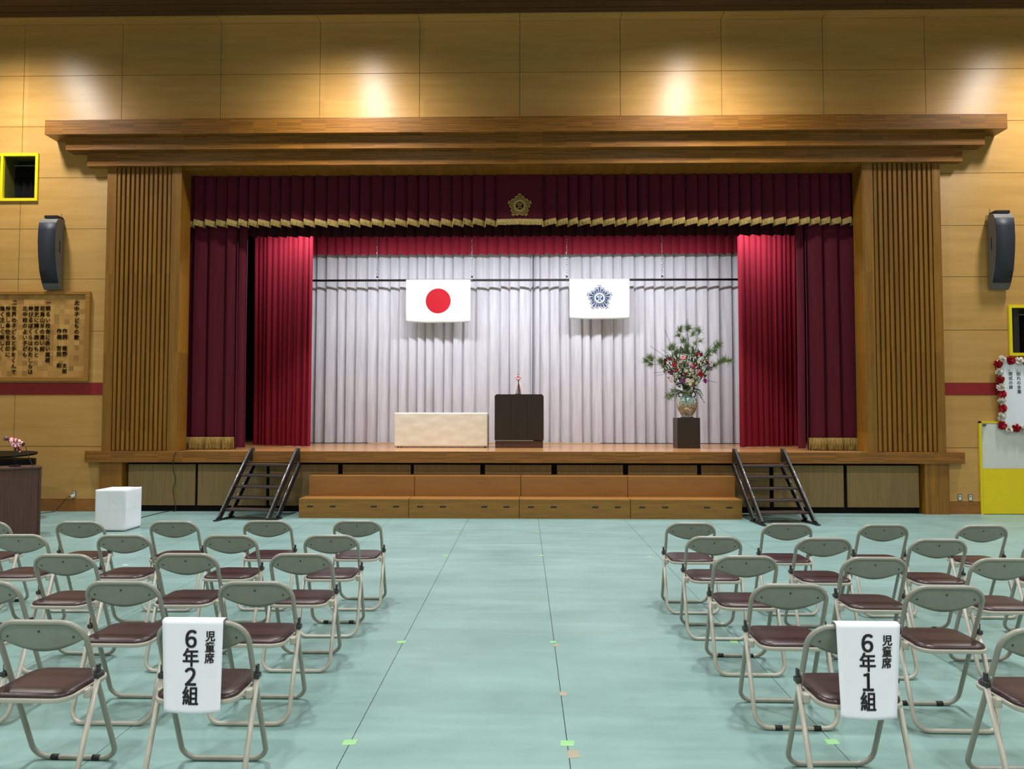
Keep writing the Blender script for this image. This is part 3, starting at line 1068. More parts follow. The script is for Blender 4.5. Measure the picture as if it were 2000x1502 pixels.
def flower(col, p, r):
    if col not in BL:
        BL[col] = bloom(len(BL) + 3, 1.0).mesh(col + '_flower', FM[col], True)
    o = bpy.data.objects.new(col + '_flower', BL[col])
    COL.objects.link(o)
    o.parent = fa
    o.location = p
    o.scale = (r, r, r)
    o.rotation_euler = (fr_.uniform(-0.5, 0.5), fr_.uniform(0, 6), fr_.uniform(-0.4, 0.4))
    o['label'] = col.replace('_', ' ') + ' blossom'
    return o
spots = [('pink', 1334, 699, 4.3), ('pale_pink', 1345, 710, 4.6), ('red', 1316, 713, 4.2), ('red', 1358, 715, 4), ('magenta', 1309, 726, 4.6), ('red', 1322, 723, 3), ('darkred', 1338, 731, 3.6), ('red', 1369, 731, 4.4), ('pink', 1363, 726, 4), ('magenta', 1376, 744, 4.4), ('pale_pink', 1311, 742, 4), ('magenta', 1334, 743, 4), ('purple', 1330, 745, 3), ('pale_pink', 1344, 743, 3.8), ('cream', 1350, 723, 3.2), ('cream', 1345, 732, 3.2), ('cream', 1356, 735, 3), ('cream', 1352, 744, 3.4), ('cream', 1331, 715, 3), ('cream', 1339, 725, 3),
         ('purple', 1384, 717, 3), ('purple', 1366, 722, 2.6), ('darkred', 1300, 703, 3), ('darkred', 1308, 701, 3), ('red', 1317, 703, 3), ('darkred', 1298, 710, 2.8), ('red', 1362, 691, 3), ('darkred', 1369, 693, 3.2), ('darkred', 1360, 695, 2.6), ('darkred', 1376, 705, 2.8), ('darkred', 1382, 709, 2.6), ('red', 1352, 752, 2.4), ('cream', 1360, 748, 3), ('pale_pink', 1328, 707, 2.6), ('cream', 1364, 707, 2.6), ('magenta', 1354, 718, 3), ('cream', 1348, 750, 3.2), ('pink', 1351, 714, 2.8)]
PXM = FO.y / FPX
for c, x, y, r in spots:
    flower(c, fp(x, y, -0.12 - fr_.uniform(0, 0.1)), r * PXM * 1.3)
# leafy mass
def leaf(g, p, d, L, w):
    d = d.normalized()
    up = Vector((fr_.uniform(-1, 1), fr_.uniform(-1, 1), fr_.uniform(-1, 1)))
    sd = d.cross(up).normalized()
    nn = sd.cross(d)
    pts = [p, p + d * L * 0.3 + sd * w, p + d * L * 0.7 + sd * w * 0.7, p + d * L + nn * L * -0.12, p + d * L * 0.7 - sd * w * 0.7, p + d * L * 0.3 - sd * w]
    k = len(g.v)
    g.v.extend(tuple(q) for q in pts)
    g.f.append((k, k + 1, k + 2, k + 3, k + 4, k + 5))
g = G()
for k in range(620):
    an, rr = fr_.uniform(0, 6.28), fr_.random() ** 0.6
    c = Vector((rr * 0.42 * math.cos(an), fr_.uniform(-0.16, 0.16), 0.42 + rr * 0.40 * math.sin(an)))
    c.x *= 0.45 + 0.55 * min(1, max(0, c.z) / 0.4)
    leaf(g, c, c - Vector((0, 0.1, -0.05)) + Vector((fr_.uniform(-.2, .2),) * 3), fr_.uniform(0.06, 0.12), fr_.uniform(0.012, 0.024))
for k in range(60):
    t = fr_.random()
    p0 = Vector((0, 0, 0))
    d = Vector((fr_.uniform(-0.3, 0.3), fr_.uniform(-.15, .15), 0.5))
    leaf(g, p0 + d * t * 0.6, d, 0.14, 0.012)
g.build('foliage', M_LEAF, fa)['kind'] = 'stuff'
g = G()
for k in range(520):
    an, rr = fr_.uniform(0, 6.28), fr_.random() ** 0.5
    p = Vector((0.02 + rr * 0.46 * math.cos(an), fr_.uniform(-0.2, -0.05), 0.44 + rr * 0.30 * math.sin(an)))
    g.ball(p, fr_.uniform(0.006, 0.012), 5, 4)
g.build('tiny_white_blossoms', M_GYP, fa)['kind'] = 'stuff'
def curve_pts(a, b, sag=0.0, n=8):
    a, b = Vector(a), Vector(b)
    return [a.lerp(b, i / n) + Vector((0, 0, sag * math.sin(PI * i / n))) for i in range(n + 1)]
def pine(ax, ay, bx, by, sag, dens=110, L=0.15):
    g = G()
    pts = curve_pts(fp(ax, ay), fp(bx, by, -0.05), sag, 12)
    for i in range(1, 13):
        pts[i] = pts[i] + Vector((fr_.uniform(-1, 1), fr_.uniform(-1, 1), fr_.uniform(-1, 1))) * 0.018
    g.tube(pts, [0.009 - 0.0005 * i for i in range(13)], 5)
    tips = []
    for t in (0.42, 0.55, 0.66, 0.76, 0.86, 0.93, 1.0):
        k = min(11, int(t * 12))
        p = pts[k].lerp(pts[k + 1], min(1, t * 12 - k))
        d = (pts[k + 1] - pts[k]).normalized()
        sp = Vector((fr_.uniform(-1, 1), fr_.uniform(-0.6, 0.6), fr_.uniform(-0.2, 1))).normalized()
        q = p + (d * 0.6 + sp).normalized() * (0.09 if t < 1 else 0.02)
        g.tube([p, q], 0.004, 4)
        tips.append((q, (d * 0.8 + sp * 0.7).normalized()))
    for q, d in tips:
        for k in range(int(dens * 0.42)):
            v = (d * 0.75 + Vector((fr_.uniform(-1, 1), fr_.uniform(-1, 1), fr_.uniform(-1, 1)))).normalized() * L * fr_.uniform(0.5, 1.1)
            o_ = q - d * fr_.uniform(0, 0.05)
            sd = v.cross(Vector((0, 1, 0.2))).normalized() * 0.0036
            n0 = len(g.v)
            g.v.extend([tuple(o_ - sd), tuple(o_ + sd), tuple(o_ + v)])
            g.f.append((n0, n0 + 1, n0 + 2))
    g.build('pine_branch', M_PINE, fa)
for a in [(1342, 765, 1346, 640, 0.0, 170), (1342, 765, 1328, 645, 0.02, 130), (1338, 740, 1262, 706, 0.06, 200), (1345, 740, 1402, 676, 0.05, 190), (1348, 745, 1424, 704, 0.05, 170), (1340, 740, 1308, 681, 0.03, 120), (1340, 765, 1304, 778, 0.06, 60), (1346, 740, 1366, 644, 0.0, 70)]:
    pine(*a)
for a in [(1330, 720, 1298, 644), (1330, 722, 1270, 676), (1328, 730, 1276, 728), (1326, 730, 1282, 734), (1345, 690, 1343, 622), (1346, 690, 1340, 626), (1370, 700, 1402, 662), (1364, 745, 1400, 747), (1332, 715, 1292, 682), (1364, 720, 1396, 714)]:
    G().tube(curve_pts(fp(a[0], a[1]), fp(a[2], a[3], -0.08), 0.02), 0.0035, 5).build('twig', M_STEM, fa)
def fern(ax, ay, bx, by):
    g = G()
    pts = curve_pts(fp(ax, ay, -0.05), fp(bx, by, -0.2), 0.05)
    g.tube(pts, 0.004, 5)
    for i, p in enumerate(pts):
        for s in (-1, 1):
            L = 0.085 * (1 - i / 10)
            leaf(g, p, Vector((s * 0.8, -0.1, -0.4)), L, 0.012)
    g.build('fern_leaf', M_LEAF, fa)
for a in [(1330, 765, 1318, 782), (1352, 762, 1375, 785), (1346, 764, 1350, 790), (1338, 764, 1340, 784), (1356, 760, 1372, 772), (1326, 762, 1314, 774)]:
    fern(*a)

# ================================================================== RISERS AND STAIRS
RYF, RYM = F(1015, 1013).y, 11.93
zlow = P(1015, 975, RYF).z
RYM = F(1015, 969.5, zlow).y
zhigh = P(1015, 930, RYM).z
lx0, lx1 = P(583, 1000, RYF).x, P(1450, 1000, RYF).x
hx0, hx1 = P(603, 950, RYM).x, P(1436, 950, RYM).x
pos = ['far left', 'second from the left', 'third from the left', 'far right']
lw, hw_ = (lx1 - lx0) / 4, (hx1 - hx0) / 4
for k in range(4):
    o = thing('low_riser', 'low wooden choir riser with slot handles, %s of the four in front' % pos[k], 'riser', (lx0 + lw * (k + 0.5), RYF, 0), group='low choir risers')
    w2 = lw / 2 - 0.004
    G().box((-w2, 0, 0), (w2, 0.02, zlow)).build('front_panel', M_RISERF, o, bevel=0.003)
    G().box((-w2, 0.021, zlow - 0.02), (w2, RYM - RYF - 0.006, zlow)).build('top_board', M_RISER, o, bevel=0.003)
    for s in (-1, 1):
        G().box((s * w2, 0.021, 0), (s * (w2 - 0.02), RYM - RYF - 0.006, zlow - 0.021)).build('side_panel', M_RISER, o)
    for f_ in (-0.395, -0.19, 0.185, 0.385):
        G().box((f_ * lw - 0.05, -0.0015, zlow * 0.555), (f_ * lw + 0.05, 0.004, zlow * 0.555 + 0.026)).build('handle_slot', M_BLACK, o)  # black box on the panel paints the shade of the open slot
    o = thing('tall_riser', 'taller wooden choir riser under the stage edge, %s of the four behind' % pos[k], 'riser', (hx0 + hw_ * (k + 0.5), RYM, 0), group='tall choir risers')
    w2 = hw_ / 2 - 0.004
    G().box((-w2, 0, 0), (w2, 0.02, zhigh)).build('front_panel', M_RISER, o, bevel=0.003)
    G().box((-w2, 0.021, zhigh - 0.02), (w2, 0.36, zhigh)).build('top_board', M_RISER, o, bevel=0.003)
    for s in (-1, 1):
        G().box((s * w2, 0.021, 0), (s * (w2 - 0.02), 0.36, zhigh - 0.021)).build('side_panel', M_RISER, o)

def stairs(loc, rz, lab, wd, run=1.12):
    o = thing('folding_stairs', lab, 'stairs', loc, rz, 'portable stairs to the stage')
    top = LIPZ1 + 0.03
    for s in (-1, 1):
        x = s * (wd / 2)
        for nm, dy in (('front_rail', 0.0), ('rear_rail', 0.30)):
            y0 = 0.06 + dy
            y1 = run - 0.06 if dy == 0 else run + 0.04
            zt = top if dy == 0 else top - 0.24
            d = Vector((0, y1 - y0, zt - 0.03)).normalized()
            nn = Vector((0, -d.z, d.y))
            a, b = Vector((x, y0, 0.03)), Vector((x, y1, zt))
            g = G()
            k = len(g.v)
            hx, hn = 0.019, 0.044
            for p in (a, b):
                for q in ((-hx, -hn), (hx, -hn), (hx, hn), (-hx, hn)):
                    g.v.append(tuple(p + Vector((q[0], 0, 0)) + nn * q[1]))
            g.f += [(k, k + 1, k + 2, k + 3), (k + 7, k + 6, k + 5, k + 4)] + [(k + i, k + 4 + i, k + 4 + (i + 1) % 4, k + (i + 1) % 4) for i in range(4)]
            r_ = g.build(nm, M_STAIR, o, bevel=0.004)
            G().tube([a + nn * (hn + 0.004), b + nn * (hn + 0.004)], 0.006, 6).build('edge_highlight', M_CHROME, r_, True)  # bright line added to paint the highlight along the rail edge
        G().box((x - 0.035, -0.05, 0.0), (x + 0.035, 0.46, 0.022)).build('foot_plate', M_BLACK, o, bevel=0.006)
        G().tube([(x, 0.08, 0.03), (x, 0.0, 0.03)], 0.02, 8).build('foot_bolt', M_STAIR, o)
        G().box((x - 0.022, run - 0.10, top - 0.20), (x + 0.022, run + 0.02, top + 0.03)).build('top_hook', M_STAIR, o, bevel=0.012)
    for k in range(5):
        z = 0.175 + k * 0.172
        f_ = z / top
        yc = 0.06 + (run - 0.12) * f_ + 0.10
        G().box((-wd / 2 + 0.017, yc - 0.115, z - 0.035), (wd / 2 - 0.017, yc + 0.115, z)).build('tread', M_TREAD, o, bevel=0.005)
    return o
for (bx0, by0), (bx1, by1), tx0, tx1, nm in (((410, 1022), (530, 1017), 491, 587, 'left'), ((1484, 1026), (1596, 1027), 1428, 1525, 'right')):
    b0, b1 = F(bx0, by0), F(bx1, by1)
    t0, t1 = P(tx0, 884, W - 0.12), P(tx1, 884, W - 0.12)
    y0 = (b0.y + b1.y) / 2
    bc, tc_ = Vector(((b0.x + b1.x) / 2, y0)), Vector(((t0.x + t1.x) / 2, W - 0.12))
    dd = tc_ - bc
    bc.x += 0.03 if nm == 'right' else 0.0
    stairs((bc.x, bc.y, 0), -math.atan2(dd.x, dd.y), 'dark metal folding stairs leaning on the stage %s of the risers' % nm, t1.x - t0.x, dd.length)

# ================================================================== LEFT CORNER
# white covered box
bx = F(244, 1038)
tz = P(244, 957, bx.y).z
g = G()
def wr2(u, v, s): return 0.012 * math.sin(6 * u + s) * math.sin(9 * v + 2 * s) + 0.004 * math.exp(-((u - 0.22) / 0.02) ** 2) + 0.004 * math.exp(-((v - tz * 0.55) / 0.02) ** 2)
S1, S2 = 0.445, 0.43
g.grid([[(-S1 * q / 20, -wr2(S1 * q / 20, tz * k / 20, 1) * (0 < q < 20) - 0.003, 0.012 + (tz - 0.012) * k / 20) for q in range(20, -1, -1)] for k in range(21)])
g.grid([[(wr2(S2 * q / 20, tz * k / 20, 3) * (0 < q < 20) * 0.7, S2 * q / 20, 0.012 + (tz - 0.012) * k / 20) for q in range(21)] for k in range(21)])
g.grid([[(-S1, S2 - S2 * q / 10, 0.012 + (tz - 0.012) * k / 10) for q in range(11)] for k in range(11)])
g.grid([[(-S1 * q / 10, S2, 0.012 + (tz - 0.012) * k / 10) for q in range(11)] for k in range(11)])
g.grid([[(-S1 + S1 * q / 10, S2 * k / 10, tz + 0.004 * math.sin(q) * math.sin(k)) for q in range(11)] for k in range(11)])
bo = thing('covered_box', 'white cloth covered box on the floor left of the stairs', 'box', (bx.x, bx.y, 0))
G().box((-S1 + 0.012, 0.012, 0), (-0.012, S2 - 0.012, tz - 0.015)).build('crate', M_DWOOD, bo)
g.build('cloth_cover', plain('white_cover', (226, 228, 234), 0.8, var=0.02, scale=2.5, bump=0.5), bo, True, solid=0.003)

# lectern, microphone
lc = F(78, 1045)
lz = P(79, 911, lc.y).z
LR = math.radians(40)
le = thing('lectern', 'dark brown floor lectern at the left edge of the photo', 'lectern', (lc.x, lc.y, 0), LR)
Ll = 1.0
G().box((-Ll, 0, 0.0), (-0.03, 0.025, lz - 0.03)).build('front_panel', M_LWOOD, le, bevel=0.002)
for x0, x1 in ((-0.028, 0), (-Ll, -Ll + 0.028)):
    G().box((x0, -0.01, 0.0), (x1, 0.45, lz - 0.03)).build('side_panel', M_LWOOD, le, bevel=0.003)
G().box((-Ll - 0.01, -0.02, lz - 0.029), (0.006, 0.46, lz)).build('top_board', M_LWOOD, le, bevel=0.004)
G().box((-Ll + 0.03, 0.03, 0.45), (-0.03, 0.44, 0.47)).build('shelf', M_LWOOD, le)
Rl = Matrix.Rotation(LR, 3, 'Z')
mo = lc + Rl @ Vector((-0.28, 0.2, lz))
mo.z = lz + 0.001
def on(px, py, Y): return P(px, py, Y) - mo
mY = mo.y
mi = thing('microphone', 'desk microphone wrapped in red and white ribbon on the lectern', 'microphone', mo)
stm = on(30, 874, mY)
G().lathe([(0.07, 0), (0.07, 0.015), (0.02, 0.025)], 16, (stm.x, 0, 0)).build('base', M_BLACK, mi)
G().tube([(stm.x, 0, 0.02), (stm.x, 0, stm.z)], 0.014, 10).build('stand_pole', M_BLACK, mi, True)
h0, h1 = on(12, 856.5, mY), on(46, 869, mY)
ax = (h1 - h0)
G().tube([h0.lerp(h1, 0.12), h0.lerp(h1, 1.0)], [0.021, 0.015], 12).build('handle', M_BLACK, mi, True)
G().ball(h0, 0.032, 12, 8).build('microphone_head', plain('mic_mesh', (104, 98, 90), 0.5, 0.5), mi, True)
for nm, mat, ofs in (('red_ribbon', M_RIBR, 0.0), ('white_ribbon', M_RIBW, 0.5)):
    g = G()
    axn = ax.normalized()
    u = axn.orthogonal().normalized()
    w_ = axn.cross(u)
    rows = []
    for q in range(81):
        t = q / 80
        an = 2 * PI * (4.0 * t + ofs)
        c = h0.lerp(h1, 0.2 + 0.75 * t)
        d = u * math.cos(an) + w_ * math.sin(an)
        rr = 0.034 + 0.012 * math.sin(PI * t)
        rows.append([tuple(c + d * rr - axn * 0.013), tuple(c + d * rr + axn * 0.013)])
    g.grid(rows)
    tail0 = h0.lerp(h1, 0.62)
    g.grid([[tuple(tail0 + Vector((0.02 + 0.05 * t + (0.02 if ofs else 0), -0.04, -0.02 - 0.10 * math.sin(t * 2.4) - (0.02 if ofs else 0)))), tuple(tail0 + Vector((0.055 + 0.05 * t, -0.04, -0.02 - 0.10 * math.sin(t * 2.4))))] for t in [i / 8 for i in range(9)]])
    g.build(nm, mat, mi, True, solid=0.002)
bow(mi, tuple(h0.lerp(h1, 0.7) + Vector((0.02, -0.05, 0))), 0.075)
c0, c1 = on(50, 872, mY), on(64, 911, mY)
G().tube(curve_pts(c0, (c1.x, c1.y, 0.008), -0.02), 0.006, 6).build('cable', M_CORD, mi, True)

# grand piano tail behind the lectern
PYc = 11.4
tip = P(58, 884, PYc)
pn = thing('grand_piano', 'black grand piano tail behind the lectern', 'piano', (tip.x, PYc, 0))
out = []
for t in [i / 24 for i in range(25)]:
    an = -PI / 2 + PI * t
    out.append((-0.36 + 0.36 * math.cos(an) * 1.0, 0.05 + 0.36 * math.sin(an)))
poly = [(-1.7, -0.55), (-1.2, -0.52), (-0.75, -0.42)] + out + [(-1.7, 0.41)]
zb0, zb1 = P(50, 911, PYc).z - 0.12, P(50, 897, PYc).z
G().prism(poly, zb0, zb1).build('case', M_LACQ, pn, bevel=0.006)
zl = P(50, 890, PYc).z
Ml = Matrix.Translation((0, 0, zl)) @ Matrix.Rotation(math.radians(4), 4, 'X')
G().prism([(x * 1.03 + 0.02, y * 1.03) for x, y in poly], 0.0, 0.028, Ml).build('lid', M_LACQ, pn, bevel=0.005)
G().tube([(-1.2, 0.1, zb1), (-1.2, 0.1, zl)], 0.012, 8).build('lid_prop', M_LACQ, pn)
for x, y in ((-0.35, 0.05), (-1.5, -0.4), (-1.5, 0.3)):
    G().lathe([(0.05, 0), (0.045, 0.06), (0.04, 0.1), (0.065, zb0)], 12, (x, y, 0)).build('leg', M_LACQ, pn, True)

# song plaque
pl0, pl1 = P(-70, 745, W - 0.05), P(176, 569, W - 0.05)
pq = thing('song_plaque', 'framed wooden plaque carved with song verses on the left wall', 'plaque', (pl1.x, W, pl0.z))
pw_, phh = pl1.x - pl0.x, pl1.z - pl0.z
fw = 0.08
g = G()
g.box((-pw_, -0.06, 0), (0, -0.002, fw)).box((-pw_, -0.06, phh - fw * 0.7), (0, -0.002, phh)).box((-fw, -0.06, fw), (0, -0.002, phh - fw * 0.7)).box((-pw_, -0.06, fw), (-pw_ + fw, -0.002, phh - fw * 0.7))
g.build('frame', wood('plaque_frame', (136, 92, 34), (160, 112, 46)), pq, bevel=0.006)
G().box((-pw_ + fw, -0.03, fw), (-fw, -0.002, phh - fw * 0.7)).build('mosaic_panel', M_MOS, pq)
chars = []
def column(txt, px, py, pitch, size, Y, ref, lean=0.0):
    for i, c in enumerate(txt):
        if c in ' 　':
            continue
        p = P(px + lean * i, py + pitch * i, Y)
        chars.append((c, p.x - ref.x, p.z - ref.z, size))
ref = Vector((pl1.x, W, pl0.z))
LS = 0.092
YL = W - 0.034
for t, px, py in [('北中子どもの歌', 150, 591.5), ('作詞　植野　太郎', 126.7, 646.5), ('作曲　宮田　和', 115.7, 646.5), ('一', 94.5, 591), ('明るい校舎に赤い屋根', 93.8, 602.5), ('花鳥山羊の清い庭', 82.8, 602.5), ('歴史に輝く旗のもと', 71.5, 602.5), ('伸びるぼくらはわたしらは', 60, 602.5), ('北中校のよい子ども', 49, 602.5), ('二', 28.5, 590.5), ('世界の子どもと手をくんで', 27.3, 602.5), ('仲良し奉仕を目印に', 15.8, 602.5), ('強く正しく美しく', 4.5, 602.5)]:
    column(t, px, py, 11.25, LS, YL, ref, -0.10)
lt = letters('lettering', [(c, x, z, s) for c, x, z, s in chars], plain('burnt_ink', (40, 26, 14), 0.7), pq, 0.002, 0.014)
lt.location = (0, -0.034, 0)

# loudspeakers
def speaker(xl, xr, ytop, ybot, side, lab):
    Yb = W - 0.03
    a, b = P(xl, ytop, W - 0.24), P(xr, ytop, W - 0.24)
    bt = P((xl + xr) / 2, ybot, W - 0.06)
    h = a.z - bt.z
    w = b.x - a.x
    o = thing('loudspeaker', lab, 'loudspeaker', ((a.x + b.x) / 2, W, bt.z), group='wall loudspeakers')
    prof = [(0.0, 0.05), (0.045, 0.10), (0.25, 0.185), (0.45, 0.225), (0.65, 0.245), (0.82, 0.24), (0.93, 0.225), (0.985, 0.19), (1.0, 0.12)]
    g = G()
    k0 = []
    for sx in (-1, 1):
        k = len(g.v)
        for f_, d in prof:
            g.v.append((sx * w / 2, -d, f_ * h))
        for f_, d in reversed(prof):
            g.v.append((sx * w / 2, -0.03, f_ * h))
        k0.append(k)
    n = 2 * len(prof)
    g.f.append(tuple(k0[0] + i for i in range(n)))
    g.f.append(tuple(k0[1] + i for i in reversed(range(n))))
    for i in range(n):
        j = (i + 1) % n
        g.f.append((k0[0] + i, k0[1] + i, k0[1] + j, k0[0] + j))
    g.build('cabinet', M_SPK, o, bevel=0.008)
    gr = [(0.085, 0.118), (0.25, 0.192), (0.45, 0.232), (0.65, 0.252), (0.82, 0.247), (0.92, 0.232)]
    rows = [[(-w / 2 * 0.97, -d, f_ * h), (w / 2 * 0.97, -d, f_ * h)] for f_, d in gr]
    G().grid(rows).build('grille', M_GRILLE, o, True, solid=0.008)
    G().box((-0.045, -0.106, 0.045 * h), (0.045, -0.098, 0.053 * h)).build('badge', M_PLATE, o)
    G().box((side * w * 0.51, -0.135, 0.52 * h), (side * w * 0.49, -0.115, 0.68 * h)).build('side_slot', M_BLACK, o)
    G().box((-w * 0.33, -0.17, h), (w * 0.42, -0.0, h + 0.05)).build('bracket', M_BLACK, o)
    G().tube([(side * w * 0.4, -0.05, h + 0.04), (side * w * 0.4, -0.05, h + 0.11)], 0.007, 6).build('bracket_bolt', M_PLATE, o)
speaker(75.5, 109.5, 424, 566, 1, 'curved grey loudspeaker on the wall above the song plaque')
speaker(1943.5, 1981, 414, 566, -1, 'curved grey loudspeaker on the right wall above the black window')

# outlets and cords
def outlet(px, py, lab, plug=False):
    p = P(px, py, W)
    o = thing('wall_outlet', lab, 'outlet', p, group='wall outlets')
    G().box((-0.038, -0.008, -0.062), (0.038, 0.0, 0.062)).build('cover_plate', M_PLATE, o, bevel=0.003)
    G().box((-0.02, -0.011, -0.042), (0.02, -0.007, 0.042)).build('socket', M_SOCK, o)
    G().box((-0.012, -0.013, 0.008), (0.006, -0.010, 0.03)).build('socket_slot', M_BLACK, o)
    if plug:
        G().box((-0.03, -0.06, -0.055), (0.015, -0.011, -0.012)).build('plug', M_SOCK, o, bevel=0.005)
    return p
po_ = outlet(145, 965, 'wall outlet with a white plug left of the covered box', True)
outlet(1874.5, 971.5, 'left one of two outlets on the right wall')
outlet(1895, 972, 'right one of two outlets on the right wall, nearer the door')
p1, p2, p3 = F(126, 996.5), F(80, 1003), F(60, 1006)
cord = [po_ + Vector((-0.02, -0.06, -0.03)), P(130, 972, W - 0.09), P(125, 980, W - 0.07), Vector((p1.x, W - 0.06, 0.06)), Vector((p1.x, W - 0.08, 0.008)), Vector((p2.x, p2.y, 0.006)), Vector((p3.x, p3.y, 0.006))]
tag(G().tube(fillet(cord, 0.08), 0.006, 6).build('power_cord', M_CORD, None, True), 'black power cord running from the wall plug to the lectern', 'cord')
yl = W - 0.112
pts = [P(366, 879.5, W + 0.2) * 1.0]
pts[0].z = LIPZ1 + 0.006
c2 = [Vector((P(352, 880, W).x, W - 0.02, LIPZ1 + 0.006)), Vector((P(344, 882, yl).x, yl, LIPZ1 + 0.004)), P(340, 890, yl), P(337, 903, yl), P(339, 920, W - 0.03), P(344, 938, W + 0.03), P(337, 955, W + 0.03), P(343, 990, W + 0.0)]
c2.append(Vector((P(343, 993, W - 0.05).x, W - 0.05, 0.008)))
for a_, b_ in ((335, 998), (310, 1003), (290, 1008), (272, 1013)):
    q = F(a_, b_)
    c2.append(Vector((q.x, q.y, 0.007)))
tag(G().tube(fillet(pts + c2, 0.06), 0.006, 6).build('cable', M_CORD, None, True), 'thin black cable hanging down the stage front to the covered box', 'cable')

# program poster with paper flowers
YP = W - 0.05
pp = P(1958, 842, YP)
pt = P(1958, 704, YP)
ps = thing('program_poster', 'white program poster edged with red and white paper flowers', 'poster', (pp.x, YP, pp.z))
ht = pt.z - pp.z
G().box((-0.02, 0.0, 0), (1.5, 0.012, ht)).build('sheet', M_PAPER, ps)
chars.clear()
ref = Vector((pp.x, YP, pp.z))
column('、閉式の辞', 1973.2, 721.5, 8.7, 0.070, YP, ref, 0.3)
column('、別れの言葉', 1988.6, 721.5, 8.7, 0.070, YP, ref, 0.4)
lt = letters('lettering', chars, M_INK, ps, 0.001, 0.006)
lt.location = (0, -0.002, 0)
M_PRED = plain('tissue_red', (178, 16, 34), 0.8, var=0.15, scale=40)
M_PWHT = plain('tissue_white', (224, 218, 208), 0.8, var=0.04, scale=40)
def pompom(seed, r):
    g = G()
    q = random.Random(seed)
    for k in range(26):
        th, ph = q.uniform(0, 6.28), math.acos(q.uniform(-0.2, 1))
        d = Vector((math.sin(ph) * math.cos(th), -math.cos(ph) * 0.75, math.sin(ph) * math.sin(th)))
        u = d.orthogonal().normalized()
        w_ = d.cross(u)
        rows = []
        for i in range(4):
            t = i / 3
            c = d * r * (0.2 + 0.8 * t)
            wd = r * 0.42 * (0.4 + 0.6 * math.sin(PI * (0.2 + 0.6 * t)))
            rows.append([tuple(c + u * wd * s_ + w_ * (0.12 * r * math.sin(4 * s_ + seed))) for s_ in (-1, -0.4, 0.2, 0.8)])
        g.grid(rows)
    return g
pm = {'red_paper_flower': pompom(1, 1.0).mesh('red_paper_flower', M_PRED, True), 'white_paper_flower': pompom(2, 1.0).mesh('white_paper_flower', M_PWHT, True)}
fl_pts = [('w', 1956, 703), ('r', 1948.5, 711), ('r', 1973.5, 704), ('w', 1990, 705), ('r', 2004, 706), ('w', 1950.5, 726), ('r', 1952, 741), ('w', 1954, 756), ('r', 1956, 770), ('w', 1956, 784), ('r', 1957, 798), ('w', 1955, 814), ('r', 1956.5, 831), ('w', 1969, 838), ('r', 1984, 836), ('w', 1999, 838), ('r', 2013, 838)]
for k, (c, x, y_) in enumerate(fl_pts):
    nm = 'red_paper_flower' if c == 'r' else 'white_paper_flower'
    f_ = bpy.data.objects.new(nm, pm[nm])
    COL.objects.link(f_)
    f_.parent = ps
    p = P(x, y_, YP) - ref
    f_.location = (p.x, -0.012, p.z)
    r_ = 8.6 * W / FPX
    f_.scale = (r_, r_ * 0.8, r_)
    f_.rotation_euler = (0, rnd.uniform(0, 6.28), 0)
    f_['label'] = ('red' if c == 'r' else 'white') + ' tissue paper flower'

